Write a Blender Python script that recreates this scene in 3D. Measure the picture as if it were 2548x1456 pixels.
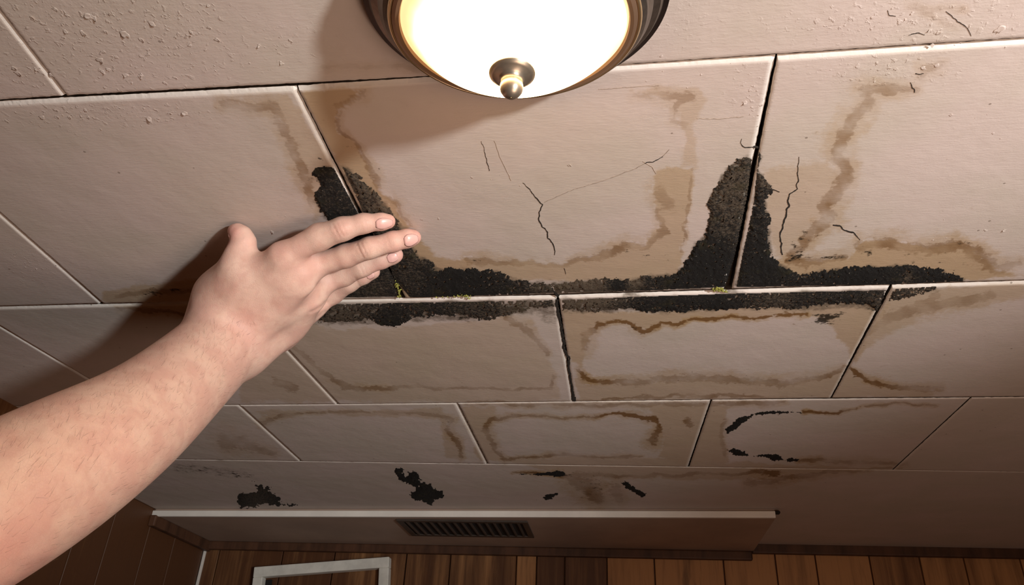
import bpy, math, random
import numpy as np
from mathutils import Matrix, Vector

# ------------------------------------------------------------------ clear
for o in list(bpy.data.objects):
    bpy.data.objects.remove(o, do_unlink=True)
S = bpy.context.scene
COL = S.collection
random.seed(5)
RNG = np.random.default_rng(5)

# ------------------------------------------------------------------ camera, world, lights, exposure
H = 0.40                     # eye to ceiling, metres
CEIL = 2.0
F = 1911.27
PITCH, YAW, ROLL = 0.52280, -0.15340, 0.05174
CAM = np.array([0.0, 0.0, CEIL - H])
cy_, sy_ = math.cos(YAW), math.sin(YAW)
cp_, sp_ = math.cos(PITCH), math.sin(PITCH)
FWD = np.array([sy_ * cp_, cy_ * cp_, sp_])
r0 = np.array([cy_, -sy_, 0.0])
u0 = np.cross(r0, FWD)
RIGHT = r0 * math.cos(ROLL) + u0 * math.sin(ROLL)
UP = -r0 * math.sin(ROLL) + u0 * math.cos(ROLL)
cam_d = bpy.data.cameras.new('camera')
cam_d.sensor_width = 36.0
cam_d.lens = F * 36.0 / 2548.0
cam_d.clip_start = 0.01
cam = bpy.data.objects.new('camera', cam_d)
COL.objects.link(cam)
M4 = Matrix(((RIGHT[0], UP[0], -FWD[0], CAM[0]), (RIGHT[1], UP[1], -FWD[1], CAM[1]),
             (RIGHT[2], UP[2], -FWD[2], CAM[2]), (0, 0, 0, 1)))
cam.matrix_world = M4
S.camera = cam

W = bpy.data.worlds.new('world')
S.world = W
W.use_nodes = True
W.node_tree.nodes['Background'].inputs[0].default_value = (1.0, 0.66, 0.48, 1)
W.node_tree.nodes['Background'].inputs[1].default_value = 0.006

S.view_settings.view_transform = 'Standard'
S.view_settings.look = 'None'
S.view_settings.exposure = 0.0
S.view_settings.gamma = 1.0
S.view_settings.use_curve_mapping = False


def light(name, kind, loc, energy, color, target=None, size=0.05, spot=None, blend=0.5):
    d = bpy.data.lights.new(name, kind)
    d.energy = energy
    d.color = color
    if kind in ('POINT', 'SPOT'):
        d.shadow_soft_size = size
    if kind == 'SPOT':
        d.spot_size = spot
        d.spot_blend = blend
    o = bpy.data.objects.new(name, d)
    o.location = loc
    if target is not None:
        o.rotation_euler = (Vector(target) - Vector(loc)).to_track_quat('-Z', 'Y').to_euler()
    COL.objects.link(o)
    return o


# the room's other lamp, to the right of and behind the viewer
light('room_lamp_light', 'SPOT', (1.06, -0.62, 1.47), 134.0, (0.96, 1.0, 0.99),
      target=(0.20, 0.29, 2.0), size=0.055, spot=math.radians(47), blend=1.0)
# added warm fill, no fixture, to lift the lamp's shadow and nearby ceiling
light('room_fill_light', 'POINT', (0.35, 0.10, 1.35), 13.5, (1.0, 0.73, 0.57), size=0.20)

# ------------------------------------------------------------------ helpers: pixels and rays
CX, CY = 1274.0, 728.0


def ray(px, py):
    return RIGHT * ((px - CX) / F) - UP * ((py - CY) / F) + FWD


def on_z(px, py, z):
    d = ray(px, py)
    return CAM + d * ((z - CAM[2]) / d[2])


def on_y(px, py, y):
    d = ray(px, py)
    return CAM + d * ((y - CAM[1]) / d[1])


def proj(P):
    """world points (n,3) -> pixels (n,2)"""
    Q = np.asarray(P) - CAM
    zc = Q @ FWD
    return np.stack([CX + F * (Q @ RIGHT) / zc, CY - F * (Q @ UP) / zc], 1)


def to_world(C):
    """camera frame (x right, y down, z depth) -> world"""
    C = np.asarray(C)
    return CAM + C[..., 0:1] * RIGHT - C[..., 1:2] * UP + C[..., 2:3] * FWD


# ------------------------------------------------------------------ helpers: noise and distances
def hash2(ix, iy, seed):
    n = (ix.astype(np.int64) * 374761393 + iy.astype(np.int64) * 668265263 + seed * 974711) & 0xffffffff
    n = ((n ^ (n >> 13)) * 1274126177) & 0xffffffff
    n = (n ^ (n >> 16)) & 0xffff
    return n / 65535.0


def vnoise(x, y, seed=0):
    ix, iy = np.floor(x), np.floor(y)
    fx, fy = x - ix, y - iy
    fx = fx * fx * (3 - 2 * fx)
    fy = fy * fy * (3 - 2 * fy)
    a, b = hash2(ix, iy, seed), hash2(ix + 1, iy, seed)
    c, d = hash2(ix, iy + 1, seed), hash2(ix + 1, iy + 1, seed)
    return (a * (1 - fx) + b * fx) * (1 - fy) + (c * (1 - fx) + d * fx) * fy


def fbm(x, y, octv=4, seed=0):
    s, a, t = 0.0, 1.0, 0.0
    for k in range(octv):
        s = s + a * vnoise(x * 2 ** k, y * 2 ** k, seed + k * 17)
        t += a
        a *= 0.55
    return s / t


def dist_line(P, pts):
    """distance of P (n,2) to a polyline and the parameter (point index, fractional)"""
    pts = np.asarray(pts, float)
    best = np.full(len(P), 1e9)
    par = np.zeros(len(P))
    for i in range(len(pts) - 1):
        a, b = pts[i, :2], pts[i + 1, :2]
        ab = b - a
        t = np.clip(((P - a) @ ab) / max(ab @ ab, 1e-12), 0, 1)
        d = np.hypot(P[:, 0] - a[0] - t * ab[0], P[:, 1] - a[1] - t * ab[1])
        m = d < best
        best[m] = d[m]
        par[m] = i + t[m]
    return best, par


def sdist(P, poly):
    """signed distance to a closed polygon, positive inside"""
    poly = np.asarray(poly, float)
    d, _ = dist_line(P, np.vstack([poly, poly[:1]]))
    ins = np.zeros(len(P), bool)
    n = len(poly)
    for i in range(n):
        x1, y1 = poly[i]
        x2, y2 = poly[(i + 1) % n]
        if y1 == y2:
            continue
        c = ((y1 > P[:, 1]) != (y2 > P[:, 1])) & (P[:, 0] < (x2 - x1) * (P[:, 1] - y1) / (y2 - y1) + x1)
        ins ^= c
    return np.where(ins, d, -d)


def sstep(a, b, x):
    t = np.clip((x - a) / (b - a), 0, 1)
    return t * t * (3 - 2 * t)


# ------------------------------------------------------------------ helpers: objects
def tag(o, label=None, cat=None, group=None, kind=None):
    if label:
        o['label'] = label
    if cat:
        o['category'] = cat
    if group:
        o['group'] = group
    if kind:
        o['kind'] = kind
    return o


def empty(name, loc, label, cat, group=None, kind=None):
    o = bpy.data.objects.new(name, None)
    o.location = loc
    o.empty_display_size = 0.02
    COL.objects.link(o)
    return tag(o, label, cat, group, kind)


def mesh_obj(name, V, Fc, mat, parent=None, smooth=False, attrs=None, flat=None):
    """V in world space; parented objects keep world placement (parents are unrotated empties or origin meshes)"""
    V = np.asarray(V, float)
    if parent is not None:
        V = V - np.array(parent.location)
    me = bpy.data.meshes.new(name)
    me.from_pydata(V.tolist(), [], [list(map(int, f)) for f in Fc])
    if attrs:
        for k, a in attrs.items():
            at = me.attributes.new(k, 'FLOAT', 'POINT')
            at.data.foreach_set('value', np.asarray(a, np.float32))
    sm = np.full(len(me.polygons), bool(smooth))
    if flat is not None:
        sm[:len(flat)] &= ~np.asarray(flat)[:len(sm)]
    me.polygons.foreach_set('use_smooth', sm)
    if mat:
        me.materials.append(mat)
    me.update()
    o = bpy.data.objects.new(name, me)
    COL.objects.link(o)
    if parent is not None:
        o.parent = parent
    return o


class MB:
    def __init__(self):
        self.V, self.F = [], []

    def add(self, V, Fc):
        n = len(self.V)
        self.V += [tuple(v) for v in V]
        self.F += [tuple(i + n for i in f) for f in Fc]
        return n

    def box(self, lo, hi, bev=0.0):
        x0, y0, z0 = lo
        x1, y1, z1 = hi
        self.add([(x0, y0, z0), (x1, y0, z0), (x1, y1, z0), (x0, y1, z0), (x0, y0, z1), (x1, y0, z1), (x1, y1, z1), (x0, y1, z1)],
                 [(0, 3, 2, 1), (4, 5, 6, 7), (0, 1, 5, 4), (1, 2, 6, 5), (2, 3, 7, 6), (3, 0, 4, 7)])

    def prism(self, poly, vec):
        """poly: list of 3D points, extruded along vec"""
        n = len(poly)
        poly = np.asarray(poly, float)
        V = list(poly) + list(poly + np.asarray(vec))
        Fc = [tuple(range(n))[::-1], tuple(range(n, 2 * n))] + [(i, (i + 1) % n, n + (i + 1) % n, n + i) for i in range(n)]
        self.add(V, Fc)

    def build(self, name, mat, parent=None, smooth=False, bevel=0.0, seg=2):
        o = mesh_obj(name, self.V, self.F, mat, parent, smooth)
        if bevel:
            b = o.modifiers.new('bevel', 'BEVEL')
            b.width = bevel
            b.segments = seg
            b.limit_method = 'ANGLE'
        return o


def lathe(profile, centre, n=96):
    """profile [(r, dz)], dz measured down from the ceiling"""
    V, Fc = [], []
    for r, dz in profile:
        for k in range(n):
            a = 2 * math.pi * k / n
            V.append((centre[0] + r * math.cos(a), centre[1] + r * math.sin(a), CEIL - dz))
    for i in range(len(profile) - 1):
        for k in range(n):
            k2 = (k + 1) % n
            Fc.append((i * n + k, (i + 1) * n + k, (i + 1) * n + k2, i * n + k2))
    return V, Fc


# ------------------------------------------------------------------ materials
class NT:
    def __init__(self, name):
        self.m = bpy.data.materials.new(name)
        self.m.use_nodes = True
        self.t = self.m.node_tree
        self.b = self.t.nodes['Principled BSDF']

    def n(self, typ, **kw):
        x = self.t.nodes.new(typ)
        for k, v in kw.items():
            setattr(x, k, v)
        return x

    def put(self, sock, v):
        if isinstance(v, bpy.types.NodeSocket):
            self.t.links.new(v, sock)
        elif v is not None:
            sock.default_value = v

    def math(self, op, a, b=None, c=None, clamp=False):
        x = self.n('ShaderNodeMath', operation=op, use_clamp=clamp)
        for i, v in enumerate((a, b, c)):
            if v is not None:
                self.put(x.inputs[i], v)
        return x.outputs[0]

    def mix(self, fac, a, b, blend='MIX'):
        x = self.n('ShaderNodeMix', data_type='RGBA', blend_type=blend)
        self.put(x.inputs[0], fac)
        self.put(x.inputs[6], a if isinstance(a, bpy.types.NodeSocket) else (*a, 1))
        self.put(x.inputs[7], b if isinstance(b, bpy.types.NodeSocket) else (*b, 1))
        return x.outputs[2]

    def smooth(self, v, a, b, lo=0.0, hi=1.0):
        x = self.n('ShaderNodeMapRange', interpolation_type='SMOOTHSTEP')
        for i, q in enumerate((v, a, b, lo, hi)):
            self.put(x.inputs[i], q)
        return x.outputs[0]

    def coord(self, scale=(1, 1, 1), rot=(0, 0, 0)):
        c = self.n('ShaderNodeTexCoord')
        mp = self.n('ShaderNodeMapping')
        mp.inputs['Scale'].default_value = scale
        mp.inputs['Rotation'].default_value = rot
        self.t.links.new(c.outputs['Object'], mp.inputs[0])
        return mp.outputs[0]

    def noise(self, vec, scale, detail=4, rough=0.55, dist=0.0):
        x = self.n('ShaderNodeTexNoise')
        self.put(x.inputs['Vector'], vec)
        x.inputs['Scale'].default_value = scale
        x.inputs['Detail'].default_value = detail
        x.inputs['Roughness'].default_value = rough
        x.inputs['Distortion'].default_value = dist
        return x.outputs['Fac']

    def attr(self, name):
        return self.n('ShaderNodeAttribute', attribute_name=name).outputs['Fac']

    def bump(self, h, dist=0.001, strength=1.0, prev=None):
        x = self.n('ShaderNodeBump')
        x.inputs['Strength'].default_value = strength
        x.inputs['Distance'].default_value = dist
        self.put(x.inputs['Height'], h)
        if prev is not None:
            self.put(x.inputs['Normal'], prev)
        return x.outputs[0]

    def done(self, color=None, rough=None, normal=None, metal=None):
        self.put(self.b.inputs['Base Color'], color if isinstance(color, bpy.types.NodeSocket) or color is None else (*color, 1))
        self.put(self.b.inputs['Roughness'], rough)
        self.put(self.b.inputs['Normal'], normal)
        self.put(self.b.inputs['Metallic'], metal)
        return self.m


def mat_paint():
    k = NT('stained_ceiling_paint')
    v = k.coord()
    big = k.noise(v, 9, 4, 0.55)
    mid = k.noise(v, 75, 6, 0.6)
    warp = k.noise(v, 190, 5, 0.65)
    fine = k.noise(v, 700, 3, 0.6)
    base = k.mix(k.smooth(big, 0.32, 0.68), (0.575, 0.495, 0.435), (0.62, 0.515, 0.475))
    base = k.mix(k.math('MULTIPLY', k.smooth(mid, 0.55, 0.8), 0.16), base, (0.45, 0.37, 0.30))
    nz = k.math('ADD', k.math('MULTIPLY', k.math('SUBTRACT', mid, 0.5), 1.1), k.math('MULTIPLY', k.math('SUBTRACT', warp, 0.5), 0.9))
    tan, brown, dark, grey = k.attr('tan'), k.attr('brown'), k.attr('dark'), k.attr('grey')
    tstr, bstr = k.attr('tan_strength'), k.attr('brown_strength')
    tf = k.math('MULTIPLY', k.smooth(k.math('ADD', tan, k.math('MULTIPLY', nz, 0.9)), 0.30, 0.80), tstr, clamp=True)
    c = k.mix(k.math('MULTIPLY', tf, 1.05, clamp=True), base, (0.41, 0.255, 0.10))
    bf = k.math('MULTIPLY', k.smooth(k.math('ADD', brown, k.math('MULTIPLY', nz, 1.5)), 0.34, 0.74), bstr, clamp=True)
    c = k.mix(k.math('MULTIPLY', bf, 0.92), c, (0.185, 0.088, 0.026))
    gf = k.math('MULTIPLY', k.smooth(k.math('ADD', grey, k.math('MULTIPLY', nz, 0.8)), 0.2, 0.8), k.math('MULTIPLY', grey, 3.0, clamp=True), clamp=True)
    c = k.mix(k.math('MULTIPLY', gf, 0.85), c, (0.115, 0.088, 0.062))
    c = k.mix(k.math('MULTIPLY', k.attr('edge'), 0.75), c, (0.80, 0.74, 0.68))  # light on the bevels, put into the paint colour
    df = k.math('MULTIPLY', k.smooth(k.math('ADD', dark, k.math('MULTIPLY', nz, 1.25)), 0.52, 0.78), k.math('MULTIPLY', dark, 3.0, clamp=True), clamp=True)
    c = k.mix(k.math('MULTIPLY', df, 0.95), c, (0.022, 0.017, 0.011))
    # scattered specks everywhere
    vo = k.n('ShaderNodeTexVoronoi', feature='F1')
    k.put(vo.inputs['Vector'], v)
    vo.inputs['Scale'].default_value = 75
    sp = k.math('MULTIPLY', k.math('LESS_THAN', vo.outputs['Distance'], 0.085),
                k.math('GREATER_THAN', vo.outputs['Color'], 0.80))
    c = k.mix(k.math('MULTIPLY', sp, 0.55), c, (0.11, 0.07, 0.045))
    # relief: roller streaks, peeling blisters
    vs = k.coord(scale=(0.35, 1.4, 1))
    streak = k.noise(vs, 330, 4, 0.6)
    h = k.math('ADD', k.math('MULTIPLY', streak, 0.5), k.math('MULTIPLY', fine, 0.18))
    rel = k.attr('relief')
    blist = k.smooth(k.noise(v, 190, 4, 0.55, 0.3), 0.57, 0.70)
    h = k.math('ADD', h, k.math('MULTIPLY', k.math('MULTIPLY', blist, rel), 0.9))
    h = k.math('ADD', h, k.math('MULTIPLY', k.math('MULTIPLY', k.noise(v, 260, 4, 0.6), rel), 0.8))
    h = k.math('ADD', h, k.math('MULTIPLY', k.noise(v, 22, 3, 0.5), 2.5))
    k.b.inputs['Specular IOR Level'].default_value = 0.25
    return k.done(c, 0.62, k.bump(h, 0.0007, 0.62))


def mat_simple(name, col, rough=0.6, metal=0.0, nscale=0, namp=0.25, bdist=0.0, stretch=(1, 1, 1)):
    k = NT(name)
    c, nrm = col, None
    if nscale:
        n = k.noise(k.coord(scale=stretch), nscale, 5, 0.6)
        c = k.mix(k.smooth(n, 0.3, 0.7), tuple(x * (1 - namp) for x in col), tuple(min(1, x * (1 + namp)) for x in col))
        if bdist:
            nrm = k.bump(n, bdist, 0.7)
    return k.done(c, rough, nrm, metal)


def mat_mould():
    k = NT('mould_crust')
    v = k.coord()
    d = k.attr('dens')
    n1 = k.noise(v, 420, 6, 0.7)
    n2 = k.noise(v, 1300, 4, 0.6)
    s = k.math('ADD', k.math('MULTIPLY', n1, 0.75), k.math('MULTIPLY', n2, 0.35))
    s = k.math('MULTIPLY_ADD', k.math('SUBTRACT', s, 0.55), 2.1, 0.55)
    t = k.math('ADD', s, k.math('MULTIPLY', k.math('SUBTRACT', 0.62, d), 0.75))
    c = k.mix(k.smooth(t, 0.42, 0.86), (0.020, 0.018, 0.017), (0.155, 0.115, 0.082))
    wsp = k.smooth(k.noise(v, 520, 2, 0.5), 0.70, 0.74)
    c = k.mix(k.math('MULTIPLY', wsp, 0.7), c, (0.36, 0.32, 0.27))
    ol = k.smooth(k.noise(v, 45, 3, 0.5), 0.56, 0.72)
    c = k.mix(k.math('MULTIPLY', ol, 0.30), c, (0.075, 0.062, 0.020))
    k.b.inputs['Specular IOR Level'].default_value = 0.2
    return k.done(c, 0.8, k.bump(k.math('ADD', n2, n1), 0.002, 1.0))


def mat_wood(name='wood_panelling', axis='x'):
    k = NT(name)
    v = k.coord(scale=(1, 1, 0.06))
    tone = k.attr('tone')
    g1 = k.noise(v, 38, 6, 0.65, 0.4)
    g2 = k.noise(v, 160, 4, 0.6)
    kn = k.noise(k.coord(scale=(1, 1, 0.35)), 11, 4, 0.6, 0.8)
    t = k.math('ADD', k.math('MULTIPLY', k.math('SUBTRACT', g1, 0.5), 1.5), tone)
    c = k.mix(k.smooth(t, 0.05, 0.95), (0.105, 0.040, 0.015), (0.52, 0.26, 0.105))
    c = k.mix(k.math('MULTIPLY', k.smooth(kn, 0.58, 0.72), 0.6), c, (0.055, 0.022, 0.010))
    c = k.mix(k.math('MULTIPLY', k.smooth(g2, 0.5, 0.75), 0.35), c, (0.07, 0.03, 0.014))
    return k.done(c, 0.5, k.bump(g2, 0.0006, 0.6))


def mat_skin():
    k = NT('skin')
    v = k.coord()
    n1 = k.noise(v, 38, 4, 0.6)
    n2 = k.noise(v, 120, 4, 0.6)
    red = k.attr('red')
    c = k.mix(k.smooth(n1, 0.36, 0.62), (0.71, 0.485, 0.395), (0.64, 0.39, 0.32))
    c = k.mix(k.math('MULTIPLY', k.smooth(n2, 0.50, 0.68), 0.45), c, (0.60, 0.355, 0.285))
    c = k.mix(red, c, (0.70, 0.34, 0.29))
    fine = k.noise(v, 900, 3, 0.6)
    vo = k.n('ShaderNodeTexVoronoi', feature='DISTANCE_TO_EDGE')
    k.put(vo.inputs['Vector'], v)
    vo.inputs['Scale'].default_value = 520
    h = k.math('ADD', k.math('MULTIPLY', fine, 0.5), k.math('MULTIPLY', k.smooth(vo.outputs['Distance'], 0.0, 0.12), 0.5))
    k.b.inputs['Subsurface Weight'].default_value = 0.18
    k.b.inputs['Subsurface Radius'].default_value = (0.012, 0.004, 0.002)
    k.b.inputs['Subsurface Scale'].default_value = 0.6
    k.b.inputs['Specular IOR Level'].default_value = 0.35
    return k.done(c, 0.52, k.bump(h, 0.00025, 0.5))


def mat_dome():
    k = NT('frosted_glass_dome_lit')
    c = k.n('ShaderNodeTexCoord')
    sep = k.n('ShaderNodeSeparateXYZ')
    k.t.links.new(c.outputs['Object'], sep.inputs[0])
    r = k.math('SQRT', k.math('ADD', k.math('MULTIPLY', sep.outputs[0], sep.outputs[0]), k.math('MULTIPLY', sep.outputs[1], sep.outputs[1])))
    cl = k.n('ShaderNodeTexNoise')
    k.t.links.new(c.outputs['Object'], cl.inputs['Vector'])
    cl.inputs['Scale'].default_value = 26
    rr = k.math('ADD', r, k.math('MULTIPLY', k.math('SUBTRACT', cl.outputs['Fac'], 0.5), 0.018))
    e = k.smooth(rr, 0.034, 0.066)
    col = k.mix(e, (1.0, 0.62, 0.28), (1.0, 0.66, 0.30))
    k.put(k.b.inputs['Emission Color'], col)
    k.put(k.b.inputs['Emission Strength'], k.smooth(e, 0.0, 1.0, 26.0, 1.25))
    return k.done((0.8, 0.74, 0.62), 0.25)


PAINT = mat_paint()
GROOVE = mat_simple('dark_joint', (0.05, 0.035, 0.024), 0.9, 0, 60, 0.4)
CRACKM = mat_simple('crack_dark', (0.020, 0.014, 0.010), 0.95, 0, 300, 0.4)
HAIRCRACK = mat_simple('hairline_crack', (0.33, 0.26, 0.21), 0.9, 0, 300, 0.3)
MOULD = mat_mould()
WOOD = mat_wood()
WOODTRIM = mat_simple('dark_wood_trim', (0.085, 0.036, 0.018), 0.55, 0, 40, 0.35, 0.0005, (1, 1, 0.2))
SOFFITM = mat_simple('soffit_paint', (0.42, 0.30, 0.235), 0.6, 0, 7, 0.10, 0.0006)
TRIMW = mat_simple('white_edge_trim', (0.84, 0.79, 0.73), 0.45, 0, 12, 0.06)
VENTM = mat_simple('brown_vent_metal', (0.07, 0.052, 0.042), 0.5, 0.2, 30, 0.15)
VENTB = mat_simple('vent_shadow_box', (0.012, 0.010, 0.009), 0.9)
FRAMEM = mat_simple('grey_frame_paint', (0.84, 0.83, 0.77), 0.55, 0, 30, 0.10, 0.0004)
BRONZE = mat_simple('dark_bronze', (0.045, 0.032, 0.028), 0.42, 0.75, 60, 0.2)
BRUSHED = mat_simple('brushed_bronze', (0.20, 0.165, 0.14), 0.36, 0.85, 140, 0.15, 0.0, (1, 1, 6))
GOLD = mat_simple('pale_gold_line', (0.78, 0.58, 0.34), 0.3, 0.9)
LIP = mat_simple('brown_lip', (0.30, 0.185, 0.12), 0.42, 0.6)
FINIALM = mat_simple('antique_brass', (0.42, 0.35, 0.275), 0.36, 0.8, 90, 0.12)
DOME = mat_dome()
SKIN = mat_skin()
NAIL = mat_simple('fingernail', (0.74, 0.43, 0.385), 0.3)
HAIR = mat_simple('arm_hair', (0.16, 0.09, 0.055), 0.6)
MOSS = mat_simple('yellow_green_moss', (0.30, 0.29, 0.06), 0.8, 0, 300, 0.4)
FLOORM = mat_wood('floor_wood')

# ------------------------------------------------------------------ ceiling layout (units: H, origin under the eye)
def cp(px, py):
    p = on_z(px, py, CEIL)
    return p[0] / H, p[1] / H


def line_fn(pts, tail=0.0):
    q = np.array([cp(*p) for p in pts])
    return lambda x: np.interp(x, q[:, 0], q[:, 1])


J = [lambda x: 0.215 + 0 * np.asarray(x, float),
     line_fn([(0, 250), (165, 241), (735, 217), (1060, 197), (1540, 164), (1930, 140), (2548, 97)]),
     line_fn([(0, 765), (255, 757), (1000, 744), (1385, 738), (1815, 721), (2220, 712), (2548, 698)]),
     line_fn([(300, 1010), (840, 1007), (1428, 1000), (1770, 996), (2070, 991), (2415, 990), (2548, 987)]),
     lambda x: 3.182 + 0.033 * np.asarray(x, float),
     lambda x: 4.66 + 0 * np.asarray(x, float)]
JGAP = [4, 4.0, 3.6, 1.5, 0.25, 0]
# vertical joints of each row: (top px, bottom px, gap top px, gap bottom px) or a plain x in H
XL, XR = -2.56, 3.6
V0 = [-1.865, ((0, 28), (166, 241), 5, 5), -0.155, 0.70, 1.555, 2.41]
V1 = [-2.27, ((0, 532), (256, 757), 4, 4), ((737, 217), (1003, 744), 4, 14), ((1933, 140), (1812, 721), 4, 17), 1.14, 1.99, 2.85]
V2 = [((0, 812), (330, 1009), 3, 3), ((603, 750), (842, 1007), 3, 4), ((1387, 738), (1428, 1000), 5, 3), ((2219, 712), (2070, 991), 5, 1.5), 1.55, 2.4]
V3 = [-2.24, ((597, 1010), (747, 1146), 3, 3), ((1138, 1004), (1212, 1152), 3, 3), ((1771, 996), (1714, 1162), 2, 2.5), ((2418, 990), (2225, 1168), 0.8, 0.6), 1.97, 2.8]
V4 = []
ROWS = [V0, V1, V2, V3, V4]

# ------------------------------------------------------------------ stains, drawn as outlines on the ceiling plane
# tan washes: polygon, strength, soft edge (px)
TANFILL = [
    ([(740, 225), (900, 215), (880, 250), (842, 268), (846, 330), (872, 345), (902, 385), (928, 425), (940, 470), (985, 500), (1015, 565), (1085, 640), (1180, 645), (1180, 740), (1000, 740), (840, 420)], 0.62, 14),
    ([(560, 248), (720, 235), (845, 430), (790, 560), (775, 500), (748, 420), (722, 360), (700, 300), (685, 268)], 0.36, 16),
    ([(1080, 645), (1180, 642), (1290, 648), (1400, 655), (1445, 638), (1480, 636), (1545, 600), (1600, 606), (1640, 555), (1632, 500), (1622, 445), (1640, 415), (1730, 420), (1700, 640), (1690, 700), (1300, 700), (1080, 690)], 0.50, 14),
    ([(1900, 420), (2060, 400), (2090, 470), (2040, 540), (1990, 600), (1960, 640), (1930, 640), (1900, 560)], 0.34, 30),
    ([(1920, 650), (1965, 635), (2010, 650), (2110, 640), (2150, 600), (2220, 596), (2300, 612), (2390, 598), (2440, 640), (2500, 675), (2548, 690), (2460, 695), (2300, 690), (1950, 690)], 0.62, 12),
    ([(1690, 420), (1705, 330), (1670, 250), (1560, 222), (1740, 215), (1760, 240), (1725, 320), (1740, 420)], 0.30, 18),
    ([(720, 770), (820, 815), (960, 820), (1100, 805), (1270, 790), (1300, 810), (1340, 860), (1385, 930), (1400, 1000), (850, 1000), (600, 1000), (600, 780)], 0.30, 14),
    ([(1395, 770), (1560, 775), (2230, 745), (2130, 905), (2050, 790), (1850, 795), (1700, 806), (1600, 822), (1540, 802), (1485, 812), (1460, 880), (1440, 925), (1415, 900)], 0.50, 14),
    ([(1430, 925), (1480, 945), (1560, 955), (1740, 942), (1950, 952), (2040, 940), (2110, 912), (2160, 945), (2240, 965), (2350, 970), (2300, 988), (1440, 996)], 0.40, 10),
    ([(2130, 780), (2220, 720), (2548, 700), (2548, 745), (2300, 790), (2150, 870)], 0.40, 18),
    ([(1150, 1010), (1240, 1015), (1210, 1060), (1235, 1110), (1255, 1145), (1190, 1150)], 0.40, 10),
    ([(1600, 1005), (1760, 1000), (1810, 1010), (1800, 1070), (1815, 1150), (1700, 1160), (1640, 1140), (1655, 1080), (1640, 1040)], 0.42, 12),
    ([(1240, 1142), (1500, 1136), (1800, 1150), (2250, 1165), (1800, 1195), (1450, 1190)], 0.35, 8),
    ([(640, 1020), (1100, 1015), (1150, 1145), (1110, 1140), (1090, 1040), (760, 1030), (680, 1050)], 0.35, 10),
    ([(260, 725), (500, 690), (520, 760), (480, 800), (300, 770), (250, 752)], 0.50, 12),
]
# washes of grey-brown mildew: polygon, strength, soft edge
GREYFILL = [
    ([(800, 755), (1380, 745), (1385, 790), (1270, 780), (1200, 800), (1010, 800), (960, 812), (800, 806), (740, 810)], 0.62, 9),
    ([(1300, 770), (1384, 742), (1400, 800), (1360, 810)], 0.45, 8),
    ([(1395, 745), (1580, 735), (1580, 775), (1400, 785)], 0.60, 8),
    ([(1560, 735), (2210, 720), (2180, 770), (1900, 775), (1580, 778)], 0.60, 10),
    ([(2215, 718), (2420, 705), (2260, 740), (2205, 755)], 0.45, 10),
    ([(430, 1150), (620, 1165), (640, 1190), (540, 1190), (430, 1180)], 0.40, 12),
]
# stain left in the paint under the thick mould
MOULD_AREAS = [
    [(800, 410), (832, 418), (900, 545), (985, 700), (996, 738), (880, 740), (790, 742), (800, 600), (830, 556), (800, 530), (778, 500), (795, 460), (780, 430)],
    [(850, 412), (878, 428), (905, 452), (935, 482), (965, 512), (985, 545), (1010, 600), (1050, 640), (1080, 652), (1085, 668), (1180, 666), (1250, 680), (1320, 704), (1375, 708), (1376, 730), (1200, 736), (1020, 741), (985, 700), (905, 530)],
    [(1858, 388), (1872, 396), (1858, 500), (1828, 640), (1806, 714), (1600, 724), (1385, 730), (1372, 706), (1450, 694), (1550, 694), (1640, 686), (1690, 676), (1715, 640), (1730, 600), (1752, 590), (1765, 540), (1760, 500), (1785, 460), (1800, 430), (1830, 400)],
    [(1888, 372), (1895, 392), (1888, 420), (1898, 440), (1925, 472), (1905, 500), (1918, 540), (1912, 590), (1920, 640), (1960, 668), (1990, 684), (2060, 668), (2150, 662), (2250, 660), (2330, 668), (2400, 690), (2396, 700), (2220, 708), (1832, 715), (1846, 640), (1872, 520), (1882, 440)],
    [(800, 757), (1000, 753), (1376, 746), (1378, 762), (1290, 776), (1230, 796), (1120, 786), (1010, 796), (985, 815), (950, 812), (930, 796), (830, 802), (770, 800)],
    [(1398, 746), (1600, 737), (1820, 730), (2208, 721), (2195, 745), (2180, 772), (2155, 760), (2080, 756), (1980, 768), (1880, 768), (1750, 774), (1620, 778), (1570, 768), (1480, 776), (1400, 772)],
]
GREYFILL += [(p, 0.85, 12) for p in MOULD_AREAS]
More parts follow.
